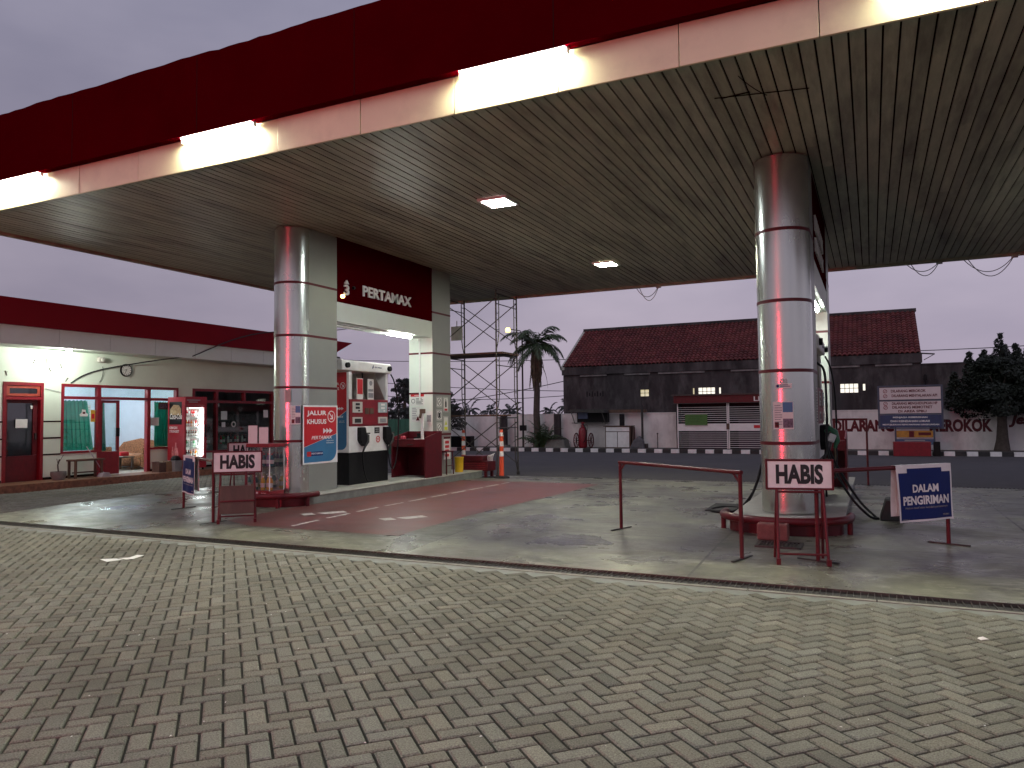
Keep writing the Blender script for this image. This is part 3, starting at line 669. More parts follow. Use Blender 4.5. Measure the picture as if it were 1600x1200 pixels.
def rhose():
    # long hoses of the right pump trailing off both sides of the island
    for l, pts in (('long black hose looping down to the concrete right of the round column', [(-.70, 11.8, 2.25), (-.60, 11.78, 2.1), (-.58, 11.7, 1.5), (-.57, 11.6, .95), (-.33, 11.35, .42), (-.08, 11.25, .13), (.04, 11.3, .088), (.0, 11.42, .10), (-.2, 11.6, .3), (-.45, 11.75, .72), (-.6, 11.85, 1.05)]),
                   ('black hose with a coil lying left of the round column', [(-1.30, 11.9, 1.6), (-1.42, 11.8, 1.2), (-1.5, 11.7, .75), (-1.62, 11.6, .35), (-1.8, 11.4, .12), (-2.0, 11.25, .088), (-2.2, 11.4, .088), (-2.15, 11.8, .088), (-1.9, 11.9, .088), (-1.75, 11.6, .12), (-1.6, 11.7, .40), (-1.48, 11.8, .8)])):
        mb = MB(); mb.tube(smooth_path(pts), .017, 8); single('fuel_hose', mb, M_black, l, 'hose', smooth=60)
    mb = MB(); mb.box2((-.3, -.45, 0), (.3, .45, .018)); single('rubber_mat', mb, M_rubber, 'flat black rubber mat beside the left flank of the right island', 'mat', (-2.0, 11.9, gz(11.9)), bevel=.006)
    mb = MB(); mb.sheet((0, 0, 0), X, Z, [(-.15, 0), (.15, 0), (.1, .27), (-.07, .27)], -.5); single('wheel_stop', mb, M_rubber, 'dark rubber wedge standing behind the blue banner on the right', 'wheel stop', (.21, 11.2, gz(11)), bevel=.012)
    t = thing('nozzle_holder', 'green and white nozzle hung on the pump right of the round column', 'nozzle', (-.62, 11.9, .95))
    mb = MB(); mb.tube([(0, 0, .28), (.06, 0, .34), (.13, .02, .28), (.16, .02, .16), (.12, 0, .05)], [.03, .045, .05, .04, .02], 9); part('grip', mb, pm('green_plastic', (.02, .13, .06), .4), t, 60)
    mb = MB(); mb.box((.09, -.05, .2), (.1, .05, .12), ry=.4); part('guard', mb, M_white, t, bevel=.02)
    mb = MB(); mb.tube(bez([(.12, 0, .05), (.16, 0, -.2), (.05, 0, -.3), (.0, .05, -.1)], 12), .016, 7); part('strap', mb, M_dry, t, 60)
rhose()

def desk(dx, label):
    """kneehole desk with raised back and sides; base centre local"""
    t = thing('cashier_desk', label, 'desk', (-9.03+dx, 14.0, .226))
    w, d = .44, .34
    for s, x in ((-1, -w), (1, w-.03)):
        mb = MB(); mb.sheet((x, -d, 0), Y, Z, [(0, 0), (2*d, 0), (2*d, .99), (0, .86)], .03); part('side_panel', mb, M_red_dark, t, bevel=.004)
    mb = MB(); mb.box2((-w+.03, d-.03, .0), (w-.03, d, .985)); part('back_panel', mb, M_red_dark, t)
    mb = MB(); mb.box2((-w+.03, -d+.01, .79), (w-.03, d-.03, .82)); part('top', mb, M_red_dark, t)
    mb = MB(); mb.box2((-w+.03, -d+.012, .66), (w-.03, -d+.03, .79)); dr = part('drawer', mb, M_red_dark, t)
    mb = MB(); mb.box2((-.02, -d, .70), (.12, -d+.012, .72)); part('handle', mb, M_darkmetal, dr)
    return t
desk(0, 'dark red kneehole desk before the square column on the left island'); desk(8.2, 'dark red desk on the right island beyond the round column')
def desk_items():
    z = 1.047
    mb = MB(); mb.box2((-.06, -.1, 0), (.06, .1, .035)); mb.box2((-.05, .02, .035), (.05, .09, .12)); single('card_reader', mb, M_black, 'black card reader on the red desk at the left island', 'card reader', (-9.12, 14.2, z), bevel=.008)
    mb = MB(); mb.box2((-.14, -.06, 0), (.14, .06, .012)); single('receipt_book', mb, M_paper, 'white pad on the right end of the red desk', 'pad', (-8.83, 13.85, z))
    mb = MB(); mb.box2((-.05, -.05, 0), (.05, .05, .07)); single('tissue_pack', mb, pm('pink_wrap', (.6, .08, .12), .6), 'small pink packet lying on the red desk', 'packet', (-9.28, 13.85, z), bevel=.02)
    # camera on a white stalk in front of the column
    t = thing('camera_stalk', 'white stalk with a brown payment camera over the red desk', 'camera', (-9.02, 14.22, z))
    mb = MB(); mb.cyl((0, 0, 0), (0, 0, .56), .036, n=12); part('pole', mb, M_white, t, 50)
    mb = MB(); mb.box((.02, -.02, .61), (.13, .09, .10), rz=.5); mb.cyl((0, -.06, .56), (.0, -.1, .46), .03); part('camera_head', mb, M_wood, t, bevel=.01)
    mb = MB(); mb.lathe([(.0, 0), (.10, 0), (.11, .33), (.118, .34), (.118, .355), (.0, .36)], n=18); single('waste_bin', mb, M_yellow, 'bright yellow bin at the end of the left island', 'bin', (-8.82, 15.5, .226), smooth=40)
    t = thing('stool', 'small dark red metal stool squeezed behind the red desk', 'stool', (-8.72, 14.75, .226))
    mb = MB(); mb.box2((-.1, -.16, .5), (.1, .16, .53)); part('seat', mb, M_red_dark, t)
    for a in (-.13, .13):
        for b in (-.08, .08):
            mb = MB(); mb.cyl((b*1.2, a*1.15, 0), (b, a, .5), .013, n=8); part('leg', mb, M_red_dark, t)
    mb = MB(); mb.cyl((.09, -.14, .2), (.09, .14, .2), .01); part('stretcher', mb, M_red_dark, t)
desk_items()

def notice(name, label, o, xd, w, h, base, prints, cat='notice', group=None, curve=None):
    """flat sheet with printed patches: prints = list of (material, fn(mb, O, xd))"""
    t = thing(name, label, cat, o, group=group)
    mb = MB(); mb.rect((0, 0, 0), xd, Z, w, h, .003); part('sheet', mb, base, t)
    for nm, m, fn in prints:
        mb = MB(); n = Vector(xd).cross(Vector(Z))*.0032; fn(mb, n, xd); part(nm, mb, m, t)
    return t
def rc(x, y, w, h): return lambda mb, n, xd: mb.rect(n+Vector(xd)*x+Vector(Z)*y, xd, Z, w, h, .001)
def lines(x, y, w, k, dy, h): 
    def f(mb, n, xd):
        for i in range(k): mb.rect(n+Vector(xd)*x+Vector(Z)*(y-i*dy), xd, Z, w*(1 if i % 3 else .8), h, .001)
    return f
def tx(s, x, y, h, w, bold=.01, shear=0):
    return lambda mb, n, xd: mb.text(s, n+Vector(xd)*x+Vector(Z)*y, xd, Z, h, w, .0012, bold=bold, shear=shear)
def many(*fs):
    def f(mb, n, xd):
        for q in fs: q(mb, n, xd)
    return f
def ringf(x, y, r, w): return lambda mb, n, xd: ring(mb, n+Vector(xd)*x+Vector(Z)*y, xd, Z, 0, 0, r, w, .001)
def sh(pts): return lambda mb, n, xd: mb.sheet(n, xd, Z, pts, .001)

def lane_banner(label, o, xd, s, ky=1.0):
    t = thing('lane_banner', label, 'banner', o)
    k = s*ky; w, h = .93*s, 1.03*k
    xv = Vector(xd); n = xv.cross(Vector(Z))
    def P(name, m, f, lift): mb = MB(); f(mb, n*lift, xd); part(name, mb, m, t)
    P('sheet', M_white, lambda mb, o, x: mb.rect(o, x, Z, w, h, .004), 0)
    P('red_field', M_red_bright, sh([(.03*s, .30*k), (.90*s, .52*k), (.90*s, 1.0*k), (.03*s, 1.0*k)]), .0045)
    blue = [(.03*s, .03*k), (.70*s, .03*k)]+[(.70*s+.2*s*math.sin(R(a)), .03*k+.2*s*(1-math.cos(R(a)))) for a in range(10, 91, 10)]+[(.90*s, .515*k), (.03*s, .295*k)]
    P('blue_field', M_blue, sh(blue), .0045)
    P('lettering', M_white, many(tx('JALUR', .10*s, .83*k, .105*s, .52*s, .028), tx('KHUSUS', .105*s, .83*k-.13*s, .085*s, .51*s, .028), tx('PERTAMAX', .22*s, .43*k, .06*s, .56*s, .02, .25),
        tx('PERTAMINA', .22*s, .165*k, .032*s, .30*s, .01), tx('tanpa antre', .62*s, .385*k, .02*s, .2*s), tx('khusus', .62*s, .385*k-.035*s, .02*s, .2*s)), .006)
    q = .83*k
    P('arrow_ring', M_white, many(ringf(.755*s, q, .105*s, .016*s), sh([(.69*s, q+.055*s), (.775*s, q-.03*s), (.79*s, q-.015*s), (.70*s, q+.07*s)]), sh([(.715*s, q-.05*s), (.80*s, q-.05*s), (.80*s, q-.03*s), (.715*s, q-.03*s)]), sh([(.78*s, q-.03*s), (.80*s, q-.03*s), (.80*s, q+.035*s), (.78*s, q+.035*s)])), .006)
    P('chevron', M_white, many(*[sh([(a*s, .525*k), ((a+.09)*s, .525*k+.05*s), (a*s, .525*k+.1*s)]) for a in (.53, .615, .70)]), .006)
    P('tag', M_navy, lambda mb, o, x: mb.sheet(o+Vector(x)*.1*s+Vector(Z)*.14*k, x, Z, rr(.42*s, .075*s, .015*s), .001), .0052)
    P('tag_badge', M_red_bright, lambda mb, o, x: mb.sheet(o+Vector(x)*.1*s+Vector(Z)*.135*k, x, Z, rr(.11*s, .085*s, .015*s), .001), .0064)
    return t
lane_banner('red and blue lane banner with white border on the flank of the left column', (-8.852, 10.13, .72), Y, 1.0)
lane_banner('second red and blue lane banner, on the end of the left pump behind its column', (-9.70, 11.705, .86), X, .62, 2.5)

def posters():
    def poster(label, o, xd, w=.24, h=.35):
        notice('poster', label, o, xd, w, h, M_paper, [('picture', M_photo_print, rc(w*.48, .02, w*.5, h*.33)), ('heading', M_blue, rc(w*.48, h*.62, w*.5, h*.36)), ('text_block', M_grey_print, lines(.015, h*.85, w*.38, 9, h*.085, h*.03)), ('badge', M_red_dark, rc(.015, .02, .05, h*.2))], 'poster')
    poster('small purple and white poster taped to the single round column', (-1.13, 10.085, 1.31), X)
    d = Vector((.62, .785, 0)).normalized()
    poster('small poster taped to the curved front of the left column', (-8.985, 9.985, 1.42), tuple((Vector((.93, .36, 0))).normalized()), .17, .32)
    notice('paper_notice', 'white printed sheet above the poster on the left column curve', (-9.08, 9.95, 1.80), tuple((Vector((.95, .31, 0))).normalized()), .10, .22, M_alu_flat, [('text_block', M_grey_print, lines(.01, .18, .08, 6, .03, .012))])
    notice('sticker', 'pink round cornered sticker near the top third of the single round column', (-1.10, 10.095, 1.83), X, .2, .06, M_paper, [('text_block', M_navy, many(lines(.06, .04, .12, 2, .018, .008), lambda mb, n, xd: mb.sheet(n, xd, Z, disc(.03, .03, .018), .001))), ('digits', M_grey_print, tx('135', .06, .068, .05, .09))], 'sticker')
    g = 'safety pictograms on the grey face of the square column'
    x = -8.858
    def picto(label, y, z, w, h, kind):
        pr = [('frame', M_ink, many(rc(.01, .01, w-.02, .008), rc(.01, h-.018, w-.02, .008), rc(.01, .018, .008, h-.036), rc(w-.018, .018, .008, h-.036)))]
        if kind == 'circle': pr.append(('symbol', M_ink, many(ringf(w/2, h/2, w*.33, .014), lambda mb, n, xd: mb.sheet(n, xd, Z, [(w*.28, h*.36), (w*.34, h*.32), (w*.72, h*.62), (w*.66, h*.66)], .001))))
        if kind == 'phone': pr.append(('symbol', M_ink, many(rc(w*.32, h*.25, w*.36, h*.45), ringf(w/2, h/2, w*.34, .012))))
        if kind == 'bottle': pr += [('symbol', M_ink, sh([(w*.35, h*.32), (w*.65, h*.32), (w*.65, h*.65), (w*.55, h*.78), (w*.55, h*.88), (w*.45, h*.88), (w*.45, h*.78), (w*.35, h*.65)])), ('caption', M_red_bright, rc(w*.2, h*.08, w*.6, h*.14))]
        if kind == 'warn': pr += [('symbol', pm('hazard_yellow', (.6, .62, .03), .5), many(sh([(w*.25, h*.42), (w*.75, h*.42), (w*.5, h*.72)]), rc(w*.18, h*.07, w*.64, h*.22)))]
        notice('pictogram', label, (x, y, z), Y, w, h, M_paper, pr, 'pictogram', g)
    picto('crossed out circle pictogram, top left of the six on the square column', 14.56, 1.75, .24, .23, 'circle')
    picto('tall fire extinguisher pictogram with red caption, top right on the square column', 14.86, 1.64, .22, .34, 'bottle')
    picto('phone ban pictogram, middle left on the square column', 14.56, 1.45, .24, .24, 'phone')
    picto('yellow warning triangle pictogram, lower right on the square column', 14.86, 1.20, .22, .34, 'warn')
    picto('crossed out circle pictogram, bottom left on the square column', 14.56, 1.16, .24, .24, 'circle')
    notice('notice_board', 'white sheet of red arrows at the foot of the square column', (x, 14.86, .55), Y, .3, .52, M_paper, [('heading', M_red_dark, rc(0, .47, .3, .05)), ('stamp', M_red_bright, many(*[lambda mb, n, xd, i=i: mb.sheet(n+Vector(xd)*.06+Vector(Z)*(.36-.1*i), xd, Z, rr(.18, .065, .025), .001) for i in range(4)]))])
    y = 14.395
    notice('notice_board', 'white safety notice with red heading on the square column front', (-9.44, y, 1.78), X, .36, .26, M_paper, [('heading', M_red_bright, rc(0, .21, .36, .05)), ('lettering', M_white, tx('WARNING', .1, .219, .03, .16)), ('symbol', M_ink, many(ringf(.07, .11, .05, .01), lines(.15, .16, .18, 5, .03, .012)))])
    notice('notice_board', 'white sheet of printed rules below the red headed notice', (-9.42, y, 1.42), X, .24, .34, M_paper, [('text_block', M_grey_print, lines(.02, .3, .13, 7, .04, .018)), ('triangle', M_red_dark, sh([(.12, .03), (.22, .03), (.17, .13)]))])
    notice('notice_board', 'small white sheet with grey print right of the camera stalk', (-9.03, y, 1.36), X, .15, .3, M_paper, [('text_block', M_grey_print, rc(.02, .06, .11, .15))])
    notice('notice_board', 'white and pink sheet on the right square column', (-.92, y, 1.40), X, .2, .3, M_paper, [('text_block', M_grey_print, lines(.02, .25, .15, 7, .032, .014))])
    notice('notice_board', 'tall grey framed chart on the flank of the round column', (-.657, 10.72, 1.36), Y, .22, .5, M_terminal, [('text_block', M_ink, lines(.02, .45, .17, 12, .038, .016))])
posters()

# ================================================================== BOTTLE CASE
def bottle(name, label, loc, m, h=.2, r=.032, group=None, capm=None):
    t = thing(name, label, 'bottle', loc, group=group)
    mb = MB(); mb.lathe([(r*.9, 0), (r, .01), (r, h*.62), (r*.85, h*.72), (r*.42, h*.84), (r*.42, h*.9)], n=10); part('body', mb, m, t, 40)
    mb = MB(); mb.lathe([(r*.5, h*.9), (r*.5, h)], n=8); part('cap', mb, capm or M_white, t, 40)
    mb = MB(); mb.lathe([(r*1.02, h*.2), (r*1.02, h*.5)], n=10); part('paper_label', mb, M_paper, t, 40)
def case():
    x, y, z = -9.24, 9.66, .227
    t = thing('display_case', 'clear acrylic case of oil bottles with red base and rim before the left column', 'display case', (x, y, z))
    w, d, h = .25, .17, .88
    mb = MB(); mb.box2((-w, -d, 0), (w, d, .10)); part('base', mb, M_red, t, bevel=.01)
    mb = MB(); mb.box2((-w-.01, -d-.01, h-.06), (w+.01, d+.01, h)); part('top_rim', mb, M_red, t, bevel=.008)
    mb = MB()
    for a, b in (((-w, -d), (w, -d)), ((w, -d), (w, d)), ((w, d), (-w, d)), ((-w, d), (-w, -d))): mb.add([(*a, .1), (*b, .1), (*b, h-.06), (*a, h-.06)], [(0, 1, 2, 3)])
    part('glass_panel', mb, M_acrylic, t)
    mb = MB(); mb.box2((-w+.005, -d+.005, .49), (w-.005, d-.005, .50)); part('shelf', mb, M_acrylic, t)
    mb = MB()
    for a in (-w, w):
        for b in (-d, d): mb.box((a*.985, b*.98, .455), (.012, .012, .71))
    part('corner_post', mb, M_white, t)
    mb = MB(); mb.rect((-.1, -d-.001, .03), X, Z, .1, .05, .001); mb.text('RON', (.07, -d-.001, .035), X, Z, .035, .1, .001); part('price_tag', mb, M_paper, t)
    mb = MB(); mb.rect((-.24, -d+.02, h+.001), X, Z, .2, .3, .003); mb.rect((-.01, -d+.03, h+.001), X, Z, .2, .27, .003); part('propped_sheet', mb, M_paper, t)
    L = ['teal', 'yellow', 'amber', 'violet']
    for i, (dx, dy, k) in enumerate(((-.17, -.05, 0), (-.0, -.06, 1), (.05, .02, 1), (.15, -.04, 2))):
        bottle('oil_bottle', ['teal oil bottle at the left of the lower shelf in the clear case', 'front yellow oil bottle on the lower shelf in the clear case', 'rear yellow oil bottle on the lower shelf in the clear case', 'amber oil bottle at the right of the lower shelf in the clear case'][i], (x+dx, y+dy, z+.101), M_oil[k], .235, .038, 'oil bottles in the clear display case')
    for i in range(5):
        bottle('oil_bottle', 'violet capped oil bottle in the row on the upper shelf of the case', (x-.17+i*.085, y-.03, z+.501), M_oil[3] if i % 2 else M_oil[0], .21, .032, 'oil bottles on the upper shelf', M_cap)
case()

# ================================================================== SIGN STANDS AND BARRIERS
def habis(label, loc, rz, w, h, board=False, tilt=0):
    """A-frame stand with a lettered panel on top"""
    t = thing('sign_stand', label, 'sign stand', loc, rz)
    z1 = 1.0; z0 = z1-h
    mb = MB(); mb.box2((-w/2, -.018, z0), (w/2, .0, z1)); p = part('panel', mb, M_white, t)
    mb = MB(); e = .02
    mb.box2((-w/2-e, -.024, z1), (w/2+e, .012, z1+e)); mb.box2((-w/2-e, -.024, z0-e), (w/2+e, .012, z0)); mb.box2((-w/2-e, -.024, z0), (-w/2, .012, z1)); mb.box2((w/2, -.024, z0), (w/2+e, .012, z1))
    part('panel_frame', mb, M_red_dark, t)
    mb = MB(); mb.text('HABIS', (0, -.0185, z0+h*.14), X, Z, h*.74, w*.74, .003, bold=.045, align='C'); part('lettering', mb, M_ink, p)
    a = w*.385
    for s in (-1, 1):
        mb = MB(); mb.tube([(s*a, -.16, 0), (s*a*.93, -.02, z0-.022)], .014, 8); mb.box((s*a, -.16, .03), (.04, .05, .06)); part('leg', mb, M_red_dark, t)
        mb = MB(); mb.tube([(s*a, .2, 0), (s*a*.93, .02, z0-.022)], .014, 8); part('leg', mb, M_red_dark, t)
    mb = MB(); mb.cyl((-a, -.14, .1), (a, -.14, .1), .011); mb.cyl((-a*.93, -.02, z0-.04), (a*.93, -.02, z0-.04), .012); part('crossbar', mb, M_red_dark, t)
    if board:
        mb = MB(); m = Matrix.Rotation(math.atan2(.14, z0), 3, 'X'); mb.box((0, -.115, .33), (2*a-.03, .012, .40), rx=-math.atan2(.14, z0)); part('lower_board', mb, M_plywood, t)
        mb = MB(); mb.cyl((-a, -.12, .31), (a, -.12, .31), .014); mb.cyl((.12, -.07, .53), (.12, -.03, z0), .02); part('brace', mb, M_red_dark, t)
    return t
habis('white lettered stand directly before the single round column, no lower board', (-.67, 8.02, gz(8)), R(12), .60, .265)
habis('white lettered stand with a brown lower board before the bottle case', (-8.3, 8.12, gz(8.1)), R(43), .64, .275, True)
habis('third white lettered stand, half hidden behind the one with the brown board', (-10.65, 10.6, gz(10.6)), R(62), .60, .26)
def barrier(label, p, q, h, brace=True):
    p = Vector((*p, 0)); q = Vector((*q, 0)); c = (p+q)/2; d = (q-p); L = d.length; a = math.atan2(d.y, d.x)
    t = thing('barrier', label, 'barrier', (c.x, c.y, gz(c.y)), a)
    mb = MB(); mb.tube([(-L/2-.02, 0, h), (L/2+.02, 0, h)], .022, 10); part('top_rail', mb, M_red_dark, t, 50)
    for s in (-1, 1):
        x = s*L/2; g = gz((p if s < 0 else q).y)-gz(c.y)
        mb = MB(); mb.tube([(x, 0, g+.01), (x, 0, h-.02)], .021, 10)
        if brace: mb.tube([(x, 0, h-.11), (x-s*.1, 0, h-.015)], .013, 8)
        lg = part('leg', mb, M_red_dark, t, 50)
        mb = MB(); mb.box((x, 0, g+.008), (.03, .42, .012), rz=.35); part('foot_plate', mb, M_darkmetal, lg)
    return t, L
barrier('dark red pipe barrier standing open on the concrete left of the round column', (-2.92, 9.29), (-1.23, 7.95), .86)
def banner(t, L, x0, x1, h, label, full=True):
    """cloth banner hung over the barrier's top rail, front side towards local -y"""
    W = x1-x0; dh = .60
    n, k = 14, 8
    rnd = random.Random(3)
    def surf(yoff, bottom, sgn):
        vs = []
        for i in range(n+1):
            for j in range(k+1):
                u, v = i/n, j/k
                y = yoff+sgn*(.010*math.sin(u*9+v*3)*v+.018*v)
                vs.append((x0+W*u+.018*(1-u)*v*(1 if sgn < 0 else 0), y, h+.024-v*bottom-(.03*math.sin(u*math.pi)*(1-v)*.0)))
        return vs, [(i*(k+1)+j, i*(k+1)+j+1, (i+1)*(k+1)+j+1, (i+1)*(k+1)+j) for i in range(n) for j in range(k)]
    b = thing('cloth_banner', label, 'banner', t.location, t.rotation_euler.z)
    mb = MB(); vs, fs = surf(-.028, dh, -1); mb.add(vs, fs); vs2, fs2 = surf(.028, dh*.9, 1); mb.add(vs2, [f[::-1] for f in fs2])
    top = [(x0, -.028, h+.024), (x1, -.028, h+.024), (x1, .028, h+.024), (x0, .028, h+.024)]; mb.add(top, [(0, 1, 2, 3)]); part('cloth', mb, M_white, b, 60)
    def Y_(u, v): return -.028-(.010*math.sin(u*9+v*3)*v+.018*v)
    def onto(mb, m, nm, lift):
        mb.v = [(x+.018*(1-(x-x0)/W)*((h+.024-z)/dh), Y_((x-x0)/W, (h+.024-z)/dh)-lift+y, z) for x, y, z in mb.v]; part(nm, mb, m, b)
    mb = MB(); mrg = .025; nn = 12
    for i in range(nn):
        for j in range(6):
            xa, xb = x0+mrg+(W-2*mrg)*i/nn, x0+mrg+(W-2*mrg)*(i+1)/nn; za, zb = h-.015-(dh-.06)*j/6, h-.015-(dh-.06)*(j+1)/6
            if j == 0 and i in (0, 1, 10, 11): za -= .045
            mb.add([(xa, 0, zb), (xb, 0, zb), (xb, 0, za), (xa, 0, za)], [(0, 1, 2, 3)])
    onto(mb, M_navy, 'blue_field', .0025)
    mb = MB(); mb.text('DALAM', (x0+W*.5, 0, h-.27), X, Z, .085, W*.46, .001, bold=.035, align='C'); mb.text('PENGIRIMAN', (x0+W*.5, 0, h-.40), X, Z, .095, W*.84, .001, bold=.035, align='C')
    onto(mb, M_white, 'lettering', .005)
    mb = MB(); mb.text('Mohon maaf atas ketidaknyamanannya', (x0+W*.5, 0, h-.447), X, Z, .03, W*.78, .001, shear=.2, align='C'); mb.text('PERTAMINA', (x0+W*.80, 0, h-.53), X, Z, .02, W*.12, .001); mb.text('SPBU', (x0+.04, 0, h-.555), X, Z, .012, W*.13, .001)
    onto(mb, M_grey_print, 'small_print', .005)
    return b
t, L = barrier('dark red pipe barrier carrying the blue banner right of the round column', (-.52, 8.1), (.72, 9.5), .87)
banner(t, L, L/2-.80, L/2+.035, .87, 'blue and white banner with lettering fully readable, right of the round column')
t, L = barrier('dark red pipe barrier carrying the folded blue banner on the office side', (-10.29, 8.9), (-8.57, 7.93), .87)
banner(t, L, -L/2+.1, -L/2+.93, .87, 'blue banner seen at a slant on the office side, left of the brown boarded stand')
barrier('tall thin pipe gate on the far edge of the forecourt behind the right desk', (-1.5, 17.1), (-.1, 17.1), 1.36, False)
mb = MB(); mb.rect((-1.42+.0, 17.07, 1.16), X, Z, .5, .2, .005); mb.m = 1
for i in range(3):
    for j in range(4): mb.rect((-1.38+j*.11, 17.0645, 1.18+i*.055), X, Z, .08, .035, .002)
single('hanging_sign', mb, [M_paper, M_red_bright], 'small white sign with red print hanging on the tall pipe gate', 'sign')

# ================================================================== YARD BEHIND: SCAFFOLD, BOLLARDS, CART
def scaffold():
    x1, x0, y0, y1 = -8.36, -9.93, 16.6, 17.8; zb = .03
    t = thing('scaffold_tower', 'tall steel scaffold tower with cross braces reaching the canopy edge', 'scaffold', ((x0+x1)/2, 17.2, zb))
    H = [0, 1.56, 3.12, 4.66]
    for x in (x0, x1):
        for a, b in zip(H, H[1:]):
            mb = MB()
            for y, s in ((y0, 1), (y1, -1)):
                mb.cyl((x, y, zb+a), (x, y, zb+b), .021, n=8)
                yi = y+s*.16
                mb.tube([(x, yi, zb+b-.12), (x, yi, zb+a+.5), (x, y+s*.11, zb+a+.25), (x, y+s*.02, zb+a+.06)], .013, 6)
                for k in (.35, .62, .86): mb.cyl((x, y, zb+lerp(a, b, k)), (x, yi, zb+lerp(a, b, k)), .01, n=6)
            mb.cyl((x, y0, zb+b-.1), (x, y1, zb+b-.1), .017, n=6); mb.cyl((x, y0, zb+b-.35), (x, y1, zb+b-.35), .013, n=6)
            part('ladder_frame', mb, M_steel, t, 50, world=t)
    for y in (y0, y1):
        for a, b in zip(H, H[1:]):
            lo, hi = zb+a+.25, zb+b-.2
            mb = MB(); mb.cyl((x0, y, lo), (x1, y, hi), .012, n=6); mb.cyl((x1, y+.014, lo), (x0, y+.014, hi), .012, n=6); part('cross_brace', mb, M_steel, t, 50, world=t)
    for x in (x0, x1):
        for y in (y0, y1):
            mb = MB(); mb.cyl((x, y, zb-.02), (x, y, zb+.06), .045, n=10); part('foot', mb, M_darkmetal, t, 40, world=t)
    mb = MB()
    for i in range(3): mb.box2((x0-.3, y0+.1+i*.33, zb+3.06), (x1+.12, y0+.40+i*.33, zb+3.11))
    part('platform', mb, M_wood, t, world=t)
    mb = MB(); mb.box2((x0-.1, y0+.3, zb+1.5), (x1+.1, y0+.6, zb+1.54)); part('platform', mb, M_wood, t, world=t)
    mb = MB(); mb.box((-.0, 0, 0), (.34, .04, .38)); mb.cyl((0, 0, .19), (0, 0, .34), .012); single('hanging_board', mb, M_terminal, 'small pale board hung high on the scaffold tower', 'board', (-10.05, 17.6, 3.78))
scaffold()
def bollard(label, x, y):
    t = thing('bollard', label, 'bollard', (x, y, gz(y)), group='orange and white bollards')
    mb = MB(); z = .04
    for h, m in ((.48, 0), (.12, 1), (.12, 0), (.12, 1), (.12, 0), (.09, 1)):
        mb.m = m; mb.cyl((0, 0, z), (0, 0, z+h), .058-(.012*z), .058-.012*(z+h), n=14, cap=False); z += h
    mb.m = 0; mb.cyl((0, 0, z), (0, 0, z+.07), .05, .03, n=14); part('post', mb, [M_orange, M_white], t, 40)
    mb = MB(); mb.lathe([(.0, 0), (.2, 0), (.2, .03), (.1, .06), (.0, .06)], n=8); part('base', mb, M_rubber, t)
bollard('orange and white bollard left of the red cart under the scaffold', -9.62, 17.15)
bollard('orange and white bollard right of the red cart under the scaffold', -8.02, 16.15)
def cart():
    t = thing('cart', 'dark red low metal cart on legs between the two orange bollards', 'cart', (-8.75, 16.35, gz(16.35)))
    mb = MB(); mb.box2((-.36, -.22, .16), (.36, .22, .40)); part('body', mb, M_red_dark, t, bevel=.015)
    mb = MB(); mb.box2((-.38, -.24, .402), (.22, .24, .53)); part('lid', mb, M_red_dark, t, bevel=.015)
    for a in (-.28, .28):
        for b in (-.16, .16): mb = MB(); mb.box2((a-.03, b-.03, 0), (a+.03, b+.03, .16)); part('leg', mb, M_red_dark, t)
    for i in range(4): mb = MB(); mb.box2((-.3, -.226, .2+i*.045), (.3, -.22, .215+i*.045)); part('slat', mb, M_red, t)
    mb = MB()
    for i in range(5): mb.tube(bez([(.26+.03*i, 0, .4), (.25+.04*i, -.02, .6), (.3+.03*i, .05, .5+.02*i)], 6), .009, 5)
    part('cable_bunch', mb, M_white, t)
    mb = MB(); mb.box2((-.7, -.3, 0), (.5, .3, .02)); single('steel_plate', mb, M_rubber, 'dark flat plate on the concrete beneath the red cart', 'plate', (-8.75, 16.3, gz(16.3)-.006))
cart()

